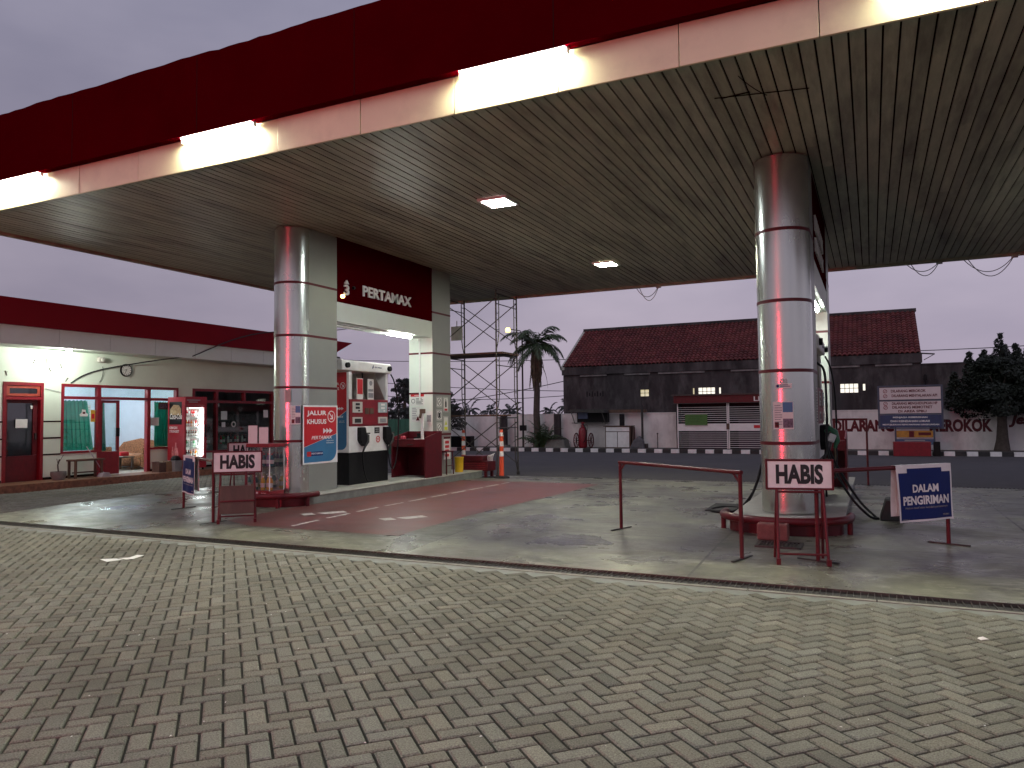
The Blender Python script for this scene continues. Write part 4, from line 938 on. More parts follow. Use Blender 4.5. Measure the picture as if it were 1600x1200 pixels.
# ================================================================== FAR EDGE: KERB, WALL, SHED, WAREHOUSE, TREES
def far():
    mb = MB(); mb.box2((-60, 30.11, -.02), (60, 40, .13)); setting('verge', mb, pm('verge_soil', (.07, .06, .05), .95, var=.4, scale=3, bump=.5, bscale=14))
    mb = MB(); n = 0; x = -60
    while x < 60:
        mb.m = n % 2; mb.box2((x+.006, 29.95, -.02), (x+.334, 30.105, .15 if n % 2 else .147)); x += .34; n += 1
    kb = pm('kerb_black_paint', (.03, .028, .028), .7, var=.3, scale=8, dirt=.4, dirtcol=(.1, .09, .085)); kw = pm('kerb_white_paint', (.66, .63, .62), .7, var=.12, scale=7, dirt=.5, dirtcol=(.3, .27, .26), dscale=4)
    setting('kerb', mb, [kb, M_kerbw])
    yw = 31.8
    t = thing('boundary_wall', 'long low whitewashed boundary wall with dark red painted letters', 'wall', (-5, yw, .1))
    mb = MB(); mb.box2((-40, yw, .1), (30, yw+.18, 1.60)); part('wall', mb, M_wall, t, world=t)
    mb = MB(); mb.box2((-40, yw-.02, 1.602), (30, yw+.2, 1.64)); part('coping', mb, M_wall, t, world=t)
    for s, x, w, h, z, sh_ in (('DILARANG', -1.37, 2.12, .46, .80, 0), ('MEROKOK', 1.92, 1.99, .47, .79, 0), ('Jel', 4.40, .62, .46, .95, .25)):
        mb = MB(); mb.text(s, (x, yw-.001, z), X, Z, h, w, .003, bold=.05, shear=sh_); part('lettering', mb, M_red_dark, t, world=t)
    for x, l in ((-15.4, 'grey concrete post in front of the white wall seen through the scaffold'), (-12.72, 'grey concrete post in a square block right of the palm')):
        p = thing('concrete_post', l, 'post', (x, 31.3, .13), group='grey posts by the white wall')
        mb = MB(); mb.box2((-.13, -.12, 0), (.13, .12, 1.5)); part('shaft', mb, M_ware, p)
        mb = MB(); mb.sheet((0, -.35, 0), X, Z, [(-.5, 0), (.5, 0), (.4, .36), (-.4, .36)], -.6) if x > -14 else mb.box2((-.22, -.2, 0), (.22, .2, .1)); part('footing', mb, M_curb_grey, p)
        if x > -14: mb = MB(); mb.box2((-.36, -.3, .361), (.36, .2, .40)); part('soil', mb, M_bed, p)
far()
def shed():
    x0, x1, y0, y1, zt = -7.24, -1.9, 30.9, 31.7, 2.28
    t = thing('generator_shed', 'low louvred shed with white slatted gates and dark red fascia', 'shed', ((x0+x1)/2, 31.3, .13))
    mb = MB(); mb.box2((x0-.1, y0-.12, 2.0), (x1+.1, y0-.08, 2.30)); part('fascia', mb, M_red_dark, t, world=t)
    mb = MB(); mb.box2((x0-.2, y0-.2, 2.302), (x1+.2, y1+.05, 2.36)); mb.box2((x0-.14, y0-.14, 1.975), (x1+.1, y0-.06, 1.998)); part('roof', mb, M_darkmetal, t, world=t)
    mb = MB(); mb.text('LI', (-4.17, y0-.121, 2.04), X, Z, .18, .22, .003, bold=.02); part('lettering', mb, M_white, t, world=t)
    mb = MB(); mb.box2((x0, y1-.05, .13), (x1, y1-.0, 2.0)); mb.box2((x0-.04, y0, .13), (x0, y1-.05, 2.0)); mb.box2((x1, y0, .13), (x1+.04, y1-.05, 2.0)); part('wall', mb, M_black, t, world=t)
    mb = MB(); mb.box2((x0+.4, y0+.35, .13), (x0+1.9, y1-.1, 1.1)); mb.box2((x0+2.4, y0+.3, .13), (x0+3.4, y1-.1, 1.3)); part('machine', mb, pm('dim_machine', (.05, .03, .05), .6), t, world=t)
    gx = [x0, -5.19, -3.74, x1]
    for a, b in zip(gx, gx[1:]):
        g = part('gate', MB().box2((a+.01, y0-.03, .15), (a+.05, y0+.01, 1.97)), M_white, t, world=t)
        part('post', MB().box2((b-.05, y0-.03, .15), (b-.01, y0+.01, 1.97)), M_white, g, world=t)
        mb = MB()
        for z0, n in ((.2, 8), (1.24, 8)):
            for i in range(n): mb.box((lerp(a, b, .5), y0-.01, z0+i*.083), (b-a-.1, .022, .012), rx=.4)
        part('louvre', mb, M_white, g, world=t)
        mb = MB(); mb.box2((a+.055, y0-.028, .86), (b-.055, y0-.008, 1.16)); part('middle_panel', mb, M_white, g, world=t)
    mb = MB(); mb.rect((-4.2, y0-.03, .97), X, Z, .3, .12, .003); part('red_mark', mb, M_red_bright, t, world=t)
    mb = MB(); mb.rect((-5.26, y0-.032, .92), X, Z, .12, .24, .003); part('rust_patch', mb, M_wood, t, world=t)
    n = thing('notice_board', 'green notice board wired to the white slats of the shed', 'notice board', (-6.9, y0-.05, 1.1))
    mb = MB(); mb.rect((0, 0, 0), X, Z, .90, .44, .012); part('board', mb, M_green_sign, n)
    mb = MB(); e = .018; mb.rect((-e, -.001, .44), X, Z, .90+2*e, e, .02); mb.rect((-e, -.001, -e), X, Z, .90+2*e, e, .02); part('edge_strip', mb, M_conc_light, n)
    mb = MB()
    for i in range(4): mb.rect((.12, -.013, .34-i*.07), X, Z, .6-.1*(i % 2), .02, .001)
    part('text_block', mb, pm('faded_print', (.03, .10, .02), .6), n)
shed()

def warehouse():
    x0, x1, xe, y0, yr = -14.12, 1.93, 9.5, 35.6, 39.0
    t = thing('warehouse', 'dark plastered warehouse with red tiled roof and small lit windows', 'warehouse', (-6, 37, .1))
    wins = [(-10.12, -9.69, 2.45, 2.77, E_win2, 2, 2), (-7.32, -6.55, 2.44, 2.79, E_win, 4, 2), (-1.19, -.49, 2.41, 2.79, E_win, 4, 2), (-7.58, -7.50, 2.48, 2.78, E_win2, 1, 1), (-6.37, -6.28, 2.48, 2.78, E_win, 1, 1), (-.30, -.21, 2.49, 2.77, E_win, 1, 1)]
    mb = MB(); zs0, zs1 = 2.40, 2.80
    mb.box2((x0, y0, .1), (x1, y0+.2, zs0)); mb.box2((x0, y0, zs1), (x1, y0+.2, 3.585))
    xs = sorted((a, b, c, d) for a, b, c, d, *_ in wins); cur = x0
    for a, b, c, d in xs:
        mb.box2((cur, y0, zs0), (a, y0+.2, zs1)); cur = b
        if c > zs0+.001: mb.box2((a, y0, zs0), (b, y0+.2, c))
        if d < zs1-.001: mb.box2((a, y0, d), (b, y0+.2, zs1))
    mb.box2((cur, y0, zs0), (x1, y0+.2, zs1))
    mb.box2((x0, y0+.2, .1), (x0+.2, 43, 3.6)); mb.box2((x1-.2, y0+.2, 3.0), (x1, 43, 3.6))
    part('wall', mb, M_ware, t, world=t)
    mb = MB(); mb.box2((x0-.04, y0-.10, 3.60), (x1+.04, y0+.25, 3.99)); part('eave_beam', mb, M_ware, t, world=t)
    pl = pm('pale_stained_plaster', (.19, .175, .17), .9, var=.5, scale=4)
    for a, b in ((-13.2, -11.8), (-10.9, -9.6), (-9.2, -7.0), (-5.8, -3.9), (-3.1, -.4), (.2, 1.6)): part('ledge', MB().box2((a, y0-.06, 3.50), (b, y0-.002, 3.585)), pl, t, world=t)
    mb = MB(); mb.box2((x1+.005, y0+.02, .1), (xe, y0+.22, 3.50)); mb.box2((x1+.005, y0, 3.503), (xe, y0+.24, 3.56)); part('low_wall', mb, M_ware, t, world=t)
    mb = MB()
    for i in range(7):
        mb.box((-12.85+i*.14, y0-.004, 2.62-(i % 2)*.02), (.05, .012, .26-.1*(i % 2)))
    part('vent_slot', mb, M_black, t, world=t)
    for a, b, c, d, m, nx, nz in wins:
        mb = MB(); mb.box2((a, y0+.10, c), (b, y0+.11, d)); w = part('window', mb, m, t, world=t)
        mb = MB()
        for i in range(1, nx): x = lerp(a, b, i/nx); mb.box2((x-.012, y0+.07, c), (x+.012, y0+.095, d))
        for i in range(1, nz): z = lerp(c, d, i/nz); mb.box2((a, y0+.072, z-.012), (b, y0+.093, z+.012))
        if nx*nz > 1: part('glazing_bar', mb, M_darkmetal, w, world=t)
    # tiled roof: real waves and steps
    mb = MB(); rnd = random.Random(5); cols, rows, sub = 80, 17, 4
    L = math.hypot(yr-y0+.1, 6.18-3.99); cw = (x1-x0)/cols
    dy, dz = (yr-y0+.1)/L, (6.18-3.99)/L
    prof = [0, .05, .075, .05]
    for j in range(rows):
        s0, s1 = L*j/rows, L*(j+1)/rows+.02
        for i in range(cols):
            tt = rnd.uniform(.8, 1.2); mb.tint = (tt, tt*rnd.uniform(.9, 1.1), tt)
            jx = rnd.uniform(-.01, .01)
            vs = []
            for k in range(sub+1):
                h = prof[k % 4]+(.0 if k else 0); x = x0+(i+k/sub)*cw
                for s_, lift in ((s0+jx, .045), (s1, .0)): vs.append((x, y0-.1+dy*s_-dz*(h+lift), 3.99+dz*s_+dy*(h+lift)))
            fs = [(2*k, 2*k+2, 2*k+3, 2*k+1) for k in range(sub)]
            b0 = len(vs)
            for k in range(sub+1):
                x, y, z = vs[2*k]; vs.append((x, y+dz*.045, z-dy*.045))
            fs += [(b0+k, b0+k+1, 2*k+2, 2*k) for k in range(sub)]
            mb.add(vs, fs)
    mb.tint = None
    rf = part('roof', mb, M_tile, t, world=t)
    mb = MB(); mb.add([(x0, y0-.08, 3.97), (x1, y0-.08, 3.97), (x1, yr, 6.12), (x0, yr, 6.12)], [(0, 1, 2, 3)]); mb.add([(x0, yr, 6.12), (x1, yr, 6.12), (x1, 43, 3.9), (x0, 43, 3.9)], [(0, 1, 2, 3)])
    for x in (x0+.02, x1-.02): mb.add([(x, y0, 3.6), (x, 43, 3.6), (x, 43, 3.9), (x, yr, 6.1), (x, y0, 3.97)], [(0, 1, 2, 3, 4)])
    part('roof_deck', mb, M_ware, rf, world=t)
    mb = MB(); mb.box2((x0-.06, yr-.16, 6.16), (x1+.05, yr+.16, 6.30)); part('ridge', mb, M_ware, rf, world=t)
    mb = MB(); mb.add([(x, y, z) for x in (x0-.1, x0+.12) for y, z in ((y0-.15, 3.98), (yr, 6.25), (yr, 6.13), (y0-.15, 3.86))], [(0, 1, 2, 3), (7, 6, 5, 4), (0, 4, 5, 1), (2, 6, 7, 3), (3, 7, 4, 0)]); part('verge_board', mb, M_conc_light, rf, world=t)
    mb = MB(); mb.cyl((x1, y0-.1, 3.98), (x1+.5, y0-.1, 3.93), .03); mb.cyl((x1+.1, y0-.05, 3.7), (x1+.45, y0-.1, 3.9), .015); part('gutter_end', mb, M_darkmetal, rf, world=t)
warehouse()

def sheds_left():
    # little shade with a screen, trolley extinguisher, cabinet
    t = thing('extinguisher_canopy', 'small dark canopy on brackets against the white wall above the trolley extinguisher', 'shade', (-11.2, 31.4, 1.2))
    mb = MB(); mb.sheet((-.85, -.55, .50), X, Z, [(0, 0), (1.7, -.05), (1.65, .1), (.1, .12)], -.8); part('roof', mb, M_darkmetal, t)
    mb = MB(); mb.box2((-.62, .0, .04), (.78, .3, .46)); part('box', mb, M_black, t)
    mb = MB()
    for x in (-.7, .7): mb.tube([(x, -.5, .48), (x+.12, -.4, .0), (x, .25, .0)], .02, 6)
    mb.cyl((-.7, -.45, .02), (.75, -.45, .02), .016); part('bracket', mb, M_steel, t)
    mb = MB(); mb.box2((-.55, -.06, .2), (-.1, -.005, .48)); part('screen', mb, pm('dull_blue_panel', (.10, .14, .26), .4), t)
    t = thing('trolley_extinguisher', 'big red fire extinguisher on two spoked wheels under the dark shade', 'fire extinguisher', (-11.38, 30.9, .13))
    mb = MB(); mb.lathe([(.0, 0), (.17, .02), (.185, .08), (.185, .74), (.14, .86), (.06, .92), (.05, 1.05), (.08, 1.06), (.08, 1.12), (.0, 1.13)], n=18); part('cylinder', mb, M_red, t, 40)
    for x in (-.34, .34):
        mb = MB(); n = 20
        for i in range(n):
            a, b = 2*math.pi*i/n, 2*math.pi*(i+1)/n; mb.cyl((x, .1+.31*math.cos(a), .33+.31*math.sin(a)), (x, .1+.31*math.cos(b), .33+.31*math.sin(b)), .026, n=6)
        w = part('wheel', mb, M_red_dark, t, 50)
        mb = MB()
        for i in range(6): a = math.pi*i/6; mb.cyl((x, .1+.3*math.cos(a), .33+.3*math.sin(a)), (x, .1-.3*math.cos(a), .33-.3*math.sin(a)), .011, n=5)
        part('spoke', mb, M_red_dark, w)
    mb = MB(); mb.cyl((-.36, .1, .33), (.36, .1, .33), .02); mb.tube([(-.14, .14, .2), (-.14, .18, 1.0), (.14, .18, 1.0), (.14, .14, .2)], .016); mb.tube(bez([(.05, -.1, 1.05), (.3, -.2, .9), (.25, -.2, .3), (.1, -.2, .25)], 12), .02); part('carriage', mb, M_black, t)
    t = thing('cabinet', 'white two door cabinet with brown trim standing by the far wall', 'cabinet', (-9.85, 31.25, .13))
    mb = MB(); mb.box2((-.56, -.2, .0), (.56, .3, .92)); part('carcass', mb, M_wood, t)
    mb = MB(); mb.box2((-.52, -.22, .72), (.52, -.202, .9)); part('drawer_front', mb, M_white, t)
    for x in (-.52, .01):
        mb = MB(); mb.box2((x, -.22, .04), (x+.50, -.202, .69)); part('door', mb, M_white, t)
    mb = MB(); mb.box2((-.62, -.26, .922), (.62, .32, .96)); part('top', mb, M_wood, t)
    mb = MB(); mb.sheet((.62, -.2, .0), Y, Z, [(0, 0), (.4, 0), (.4, .9), (.2, .92)], .04); part('side_panel', mb, M_plywood, t)
    mb = MB(); mb.box2((-.1, -.07, 0), (.1, .07, .5)); single('black_box', mb, M_black, 'tall black box standing on top of the white cabinet', 'box', (-9.72, 31.3, 1.09), bevel=.02)
    single('wooden_beam', MB().box2((-.95, -.08, 0), (.95, .08, .14)), M_wood, 'brown beam jutting along the wall above the white cabinet', 'beam', (-9.65, 31.55, 1.64))
    mb = MB(); mb.cyl((0, 0, 0), (0, 0, 1.85), .05, n=8); mb.box((0, 0, .1), (.4, .3, .2)); single('dark_post', mb, M_darkmetal, 'dark thin post right of the white cabinet', 'post', (-8.8, 31.2, .12))
    mb = MB(); mb.sheet((0, 0, 0), X, Z, [(-.3, 0), (.35, 0), (.3, .32), (.12, .55), (-.1, .36)], -.3); single('tarpaulin', mb, pm('grey_tarpaulin', (.11, .11, .12), .7, var=.4), 'grey tarpaulin heap at the foot of the dark post', 'tarpaulin', (-9.0, 30.85, .12), bevel=.05)
    mb = MB(); mb.cyl((0, 0, 0), (0, 0, .62), .018, n=8); mb.box((.0, 0, .63), (.06, .05, .05)); single('stand_pipe', mb, M_darkmetal, 'thin stand pipe before the white wall left of the louvred shed', 'pipe', (-8.15, 31.2, .12))
    mb = MB(); mb.box2((-.7, -.2, 0), (.7, .2, .52)); single('dark_tank', mb, M_black, 'dark rectangular tank at the far wall behind the scaffold', 'tank', (-17.6, 31.0, .12), bevel=.03)
sheds_left()

def signboard():
    y = 30.7
    t = thing('rules_signboard', 'three panel rules signboard on blue legs before the far wall', 'signboard', (1.25, y, .13))
    k = (y/31.5)
    def F(x, z): return (x*k, y, 1.5+(z-1.5)*k)
    xa, xb = .25*k, 2.33*k
    mb = MB()
    for x in (xa-.03, xb-.03): mb.box2((x, y, .95), (x+.07, y+.05, 2.46))
    for x in (.76*k, 2.02*k): mb.box2((x, y+.01, .12), (x+.06, y+.06, 1.0))
    for z in (2.46, 1.93, 1.44, .93): mb.box2((xa-.03, y+.002, z), (xb+.04, y+.048, z+.045))
    part('frame', mb, pm('grey_blue_paint', (.06, .075, .11), .5, var=.2), t, world=t)
    def panel(z0, z1, m, rows, ink, icons):
        mb = MB(); mb.box2((xa+.04, y-.02, z0), (xb-.03, y-.002, z1)); p = part('panel', mb, m, t, world=t)
        mb = MB()
        for s, x, z, h, w in rows: mb.text(s, (x, y-.0205, z), X, Z, h, w, .002, bold=.03)
        part('lettering', mb, ink, p, world=t)
        if icons:
            mb = MB()
            for z in icons: ring(mb, (.47, y-.0205, z), X, Z, 0, 0, .07, .018, .002, 16); mb.sheet((.47, y-.0205, z), X, Z, [(-.05, -.04), (-.04, -.05), (.05, .04), (.04, .05)], .002)
            part('icon', mb, M_red, p, world=t)
    pk = pm('pale_pink_board', (.64, .56, .55), .6, var=.05, scale=5)
    panel(1.99, 2.43, pk, [('DILARANG MEROKOK', .66, 2.25, .10, 1.12), ('DILARANG MENYALAKAN API', .68, 2.08, .10, 1.45)], M_red_dark, (2.30, 2.12))
    panel(1.49, 1.925, pk, [('DILARANG MENGHIDUPKAN HP', .68, 1.80, .10, 1.45), ('DILARANG MEMOTRET', .69, 1.66, .10, 1.28), ('DI AREA SPBU', .88, 1.52, .09, .9)], M_red_dark, (1.84, 1.70))
    panel(.985, 1.435, pm('dull_blue_board', (.035, .05, .12), .6, var=.15), [('MENJAGA KEBERSIHAN', .7, 1.30, .075, 1.1), ('DAN KEINDAHAN LOKASI', .62, 1.17, .075, 1.25), ('MEWUJUDKAN KENYAMANAN LINGKUNGAN', .36, 1.04, .07, 1.8)], M_white, None)
    mb = MB(); mb.box2((.80, y-.02, .62), (1.96, y-.002, .86)); mb.m = 1; mb.box2((1.2, y-.023, .63), (1.36, y-.0205, .85)); mb.box2((1.5, y-.023, .7), (1.9, y-.0205, .80)); part('lower_panel', mb, [pm('amber_board', (.42, .20, .03), .6, var=.35, scale=6), M_red_dark], t, world=t)
    mb = MB(); mb.box2((.80, y-.02, .36), (1.98, y-.002, .56)); mb.m = 1
    for i in range(3): mb.box2((1.05, y-.023, .40+i*.05), (1.9-.1*i, y-.0205, .425+i*.05))
    part('lower_panel', mb, [pm('slate_blue_board', (.06, .09, .17), .6), M_conc_light], t, world=t)
    mb = MB(); mb.box2((-.58, -.15, 0), (.58, .15, .50)); single('red_box', mb, M_red, 'plain dark red box on the road edge before the rules signboard', 'box', (1.23, 29.65, 0), bevel=.015, rz=.03)
    mb = MB(); mb.box2((-.1, -.1, 0), (.1, .1, .5)); single('dark_bin', mb, M_black, 'narrow dark bin beside the plain red box', 'bin', (2.0, 29.75, 0), bevel=.015)
    mb = MB(); mb.cyl((0, 0, 2.0), (0, 0, 3.1), .03); mb.box((0, 0, 2.95), (.14, .1, .22)); single('dark_lamp', mb, M_black, 'small dark fixture poking above the rules signboard', 'fixture', (2.05, 35.45, .0))
signboard()

# ---------------------------------------------------------------- vegetation
def frond(mb, base, az, rise, length, droop, rnd, wid=.42, n=17, w0=.035):
    p = Vector(base); d = Vector((math.cos(az)*math.cos(rise), math.sin(az)*math.cos(rise), math.sin(rise))); side = Vector((-math.sin(az), math.cos(az), 0))
    st = length/n; pts = []
    for i in range(n+1):
        pts.append(p.copy()); d = (d+Vector((0, 0, -droop*(.35+i/n)/n*2.2))).normalized(); p = p+d*st
    mb.tube(pts, [.026*(1-i/(n+1.5)) for i in range(n+1)], 4, cap=False)
    for i in range(2, n+1):
        t = i/n; l = wid*math.sin(math.pi*min(1, .18+t*.82))**.6*(1.05-.3*t)
        a = (pts[min(i+1, n)]-pts[i-1]).normalized()
        for sd in (-1, 1):
            for q in (0, .5):
                o = pts[i]-a*st*q
                v = (side*sd*.8+a*.65+Vector((0, 0, -.25-.5*rnd.random()))).normalized(); tip = o+v*l*rnd.uniform(.75, 1.1)
                m_ = o.lerp(tip, .45); wv = a*w0
                mb.add([o, m_+wv, tip+Vector((0, 0, -.06*l)), m_-wv], [(0, 1, 2, 3)])
def palm(label, loc, h, scale, nf, seed, group=None, fr=1., lean=0, name='palm_tree', detail=17, w0=.035):
    rnd = random.Random(seed)
    t = thing(name, label, 'palm tree', loc, group=group)
    mb = MB(); mb.tube([(lean*(z/h)**2+.02*math.sin(z*3), 0, z) for z in [h*i/9 for i in range(10)]], [scale*(.15-.05*i/9+(.03 if i == 0 else 0)) for i in range(10)], 10); part('trunk', mb, M_bark, t, 60)
    mb = MB()
    for i in range(nf):
        az = i*2.399+rnd.uniform(-.3, .3); rise = 1.25-1.5*(i/nf)**.9+rnd.uniform(-.12, .12)
        frond(mb, (lean, 0, h-.05+.1*rnd.random()), az, rise, fr*rnd.uniform(.85, 1.1), 1.25+rnd.uniform(-.2, .4), rnd, wid=.42*scale*fr/1.7+.05, n=detail, w0=w0)
    part('crown', mb, M_foil, t)
    return t, rnd
t, rnd = palm('feathery palm with drooping fronds and dry skirt by the far wall', (-13.68, 31.2, .13), 4.66, 1.15, 18, 7, fr=1.95)
mb = MB()
for i in range(16):
    frond(mb, (0, 0, 4.5-.06*i % .9), i*2.4, -.7-.3*rnd.random(), rnd.uniform(.9, 1.5), 1.6, rnd, wid=.16, n=9)
for i in range(22): a = i*2.4; mb.tube([(.16*math.cos(a), .16*math.sin(a), 4.45-.02*i), (.24*math.cos(a), .24*math.sin(a), 4.0-.03*i), (.17*math.cos(a), .17*math.sin(a), 3.1-.05*(i % 9))], [.05, .035, .015], 5)
part('dry_skirt', mb, M_dry, t)
def shrub(label, loc, r, h, seed, n=46):
    rnd = random.Random(seed); mb = MB()
    for i in range(n):
        frond(mb, (rnd.uniform(-r*.3, r*.3), rnd.uniform(-r*.3, r*.3), 0), rnd.uniform(0, 6.28), rnd.uniform(.7, 1.45), h*rnd.uniform(.6, 1.1), 1.0, rnd, wid=.2, n=9, w0=.02)
    single('shrub', mb, M_foil, label, 'shrub', loc)
shrub('leafy shrub growing round the foot of the feathery palm', (-13.35, 31.15, .13), .8, 1.5, 3)
for i, (x, z, s, l) in enumerate(((-33.0, 2.7, 1, 'leftmost distant palm seen through the scaffold'), (-31.4, 2.6, 1.05, 'second distant palm from the left through the scaffold'), (-29.9, 2.75, .95, 'distant palm by the middle scaffold post'), (-28.3, 2.3, .8, 'low distant palm right of the scaffold'), (-25.6, 2.5, .8, 'distant palm left of the warehouse corner, thinnest'), (-24.2, 2.9, 1.1, 'distant palm touching the warehouse corner'), (-34.8, 2.75, .9, 'distant palm at the edge of the square column'))):
    t_, _ = palm(l, (x, 60+i % 3, -.03), z-.6, .9, 13, 20+i, 'distant palms beyond the wall', fr=1.6*s, detail=8, w0=.07)
    for c in t_.children: c.data.materials[0] = M_leaf_far

def leafy(mb, c, r, n, rnd, size, flat=1.):
    for _ in range(n):
        while True:
            p = Vector((rnd.uniform(-1, 1), rnd.uniform(-1, 1), rnd.uniform(-1, 1)))
            if p.length < 1: break
        p = p.normalized()*(p.length**.5); q = Vector(c)+Vector((p.x*r, p.y*r, p.z*r*flat))
        a = Vector((rnd.uniform(-1, 1), rnd.uniform(-1, 1), rnd.uniform(-1, 1))).normalized(); b = a.orthogonal().normalized(); s = size*rnd.uniform(.5, 1.3)
        mb.add([q-a*s, q+b*s*.45, q+a*s, q-b*s*.45], [(0, 1, 2, 3)])
def big_tree():
    rnd = random.Random(9)
    t = thing('conifer_tree', 'large dark conifer with several pointed tops beside the white wall', 'tree', (4.1, 31.25, .13))
    mb = MB(); mb.tube([(.0, 0, 0), (.02, 0, .4), (.03, 0, 1.0), (.02, 0, 1.8), (.05, 0, 2.8), (.1, 0, 3.6)], [.26, .19, .15, .14, .11, .05], 12); part('trunk', mb, M_bark, t, 60)
    mb = MB()
    for i in range(9): a = i*.7; mb.tube([(0, 0, 1.2+.1*i), (.4*math.cos(a), .4*math.sin(a), 1.5+.12*i), (.75*math.cos(a), .75*math.sin(a), 1.9+.12*i)], [.06, .04, .015], 6)
    part('branch', mb, M_bark, t, 60)
    mb = MB()
    tops = [(-1.35, .2, 2.75, .3, .9), (-.9, -.2, 3.45, .3, 1.2), (-.45, .1, 3.5, .3, 1.1), (.05, .0, 4.05, .36, 1.5), (.5, -.2, 3.65, .3, 1.2), (.95, .1, 3.9, .34, 1.3), (1.4, -.1, 3.2, .4, 1.0), (1.7, .2, 3.5, .4, 1.2), (0.3, .9, 3.7, .5, 1.3), (-.4, .8, 3.4, .5, 1.1), (2.2, 0, 3.0, .5, 1.1)]
    for x, y, z, r, h in tops:                          # pointed spires
        for k in range(7):
            u = k/6; leafy(mb, (x+rnd.uniform(-.04, .04), y, z-h*u), .07+r*u, int(60+170*u), rnd, .075, 1.3)
    for _ in range(84):                                  # lower mass with ragged edge
        a = rnd.uniform(0, 6.28); q = rnd.random()**.5; z = rnd.uniform(1.35, 3.2); rad = (1.85-.5*(z-1.2))*q*(.75 if z < 1.7 else 1)
        leafy(mb, (.25+rad*math.cos(a)*1.05, rad*math.sin(a)*.8, z), rnd.uniform(.26, .48), 210, rnd, .08, .7)
    part('crown', mb, M_leaf_dark, t)
big_tree()
def left_trees():
    def tier(label, loc, h, r, seed, group=None):
        rnd = random.Random(seed); t = thing('layered_tree', label, 'tree', loc, group=group)
        mb = MB(); mb.tube([(0, 0, 0), (.05, 0, h*.5), (0, 0, h)], [.16, .1, .03], 8); part('trunk', mb, M_bark, t, 60)
        mb = MB(); k = 6
        for i in range(k):
            z = h*(.42+.58*i/(k-1)); rad = r*(1-.72*i/(k-1))*rnd.uniform(.75, 1.15)
            for j in range(9):
                a = j*.7+rnd.random(); q = rad*rnd.uniform(.25, 1.1); leafy(mb, (q*math.cos(a), q*math.sin(a), z+rnd.uniform(-.18, .12)), r*rnd.uniform(.14, .28), 50, rnd, .08, .45)
        part('crown', mb, M_leaf_far, t)
    tier('layered dark tree behind the left pump, in front of the sky', (-18.9, 28.3, 0), 3.1, 1.0, 3)
    tier('layered dark tree glimpsed through the window of the left pump', (-22.2, 28.0, 0), 3.4, 1.3, 5)
    tier('dark layered tree partly hidden by the square column on the left', (-17.6, 29.5, 0), 2.5, 1.2, 8)
    rnd = random.Random(4); mb = MB()
    for i in range(26): leafy(mb, (rnd.uniform(-3, 3), rnd.uniform(-.5, .5), rnd.uniform(.4, 1.7)), .6, 150, rnd, .1, .8)
    single('hedge', mb, M_leaf_far, 'dark hedge mass behind the green sheet fence', 'hedge', (-20.0, 27.3, 0))
    t = thing('sheet_fence', 'green metal sheet fence with a blue end behind the left pump', 'fence', (-18, 25.5, 0))
    for i in range(9):
        mb = MB(); x = -5+i*.72
        for k in range(6): mb.box2((x+k*.118, 0 if k % 2 else .02, .05), (x+k*.118+.116, .03 if k % 2 else .05, 1.48))
        part('sheet', mb, M_bluefence if i == 6 else M_greenfence, t)
    mb = MB()
    for i in range(5): mb.cyl((-5+i*1.6, .08, 0), (-5+i*1.6, .08, 1.55), .035)
    part('post', mb, M_darkmetal, t)
left_trees()
def street_lamp():
    t = thing('street_lamp', 'slim street lamp glowing yellow left of the feathery palm', 'street lamp', (-14.4, 31.25, .13))
    mb = MB(); mb.cyl((0, 0, 0), (0, 0, 5.2), .05, .035, n=10); mb.tube([(0, 0, 5.15), (-.1, 0, 5.35), (-.6, 0, 5.45)], .022, 8); part('pole', mb, M_darkmetal, t, 50)
    mb = MB(); mb.lathe([(.0, 0), (.11, .03), (.13, .12), (.08, .22), (.0, .24)], (-.72, 0, 5.30), n=12); part('lamp_head', mb, E_strt, t, 40)
    mb = MB(); mb.box2((-.13, -.1, .75), (.13, .1, 1.0)); part('switch_box', mb, M_black, t)
street_lamp()
def wires():
    for l, p, q, s in (('thin overhead wire crossing behind the left pump, upper', (-44, 45, 6.6), (-8, 45, 5.2), .5), ('thin overhead wire crossing behind the left pump, lower', (-44, 45, 5.6), (-8, 45, 3.0), .7), ('thickest sagging wire behind the scaffold and left pump', (-44, 44, 5.2), (-9, 44, 3.6), 1.6), ('thin wire running from the scaffold to the warehouse corner', (-34, 42, 2.3), (-14, 37, 3.5), .5), ('thin wire over the low wall at the right side of the warehouse', (0, 46, 4.9), (16, 46, 5.3), .2)):
        single('overhead_wire', MB().tube(arc_curve(p, q, s, 24), .022, 5), M_wire, l, 'wire', group='overhead wires')
wires()

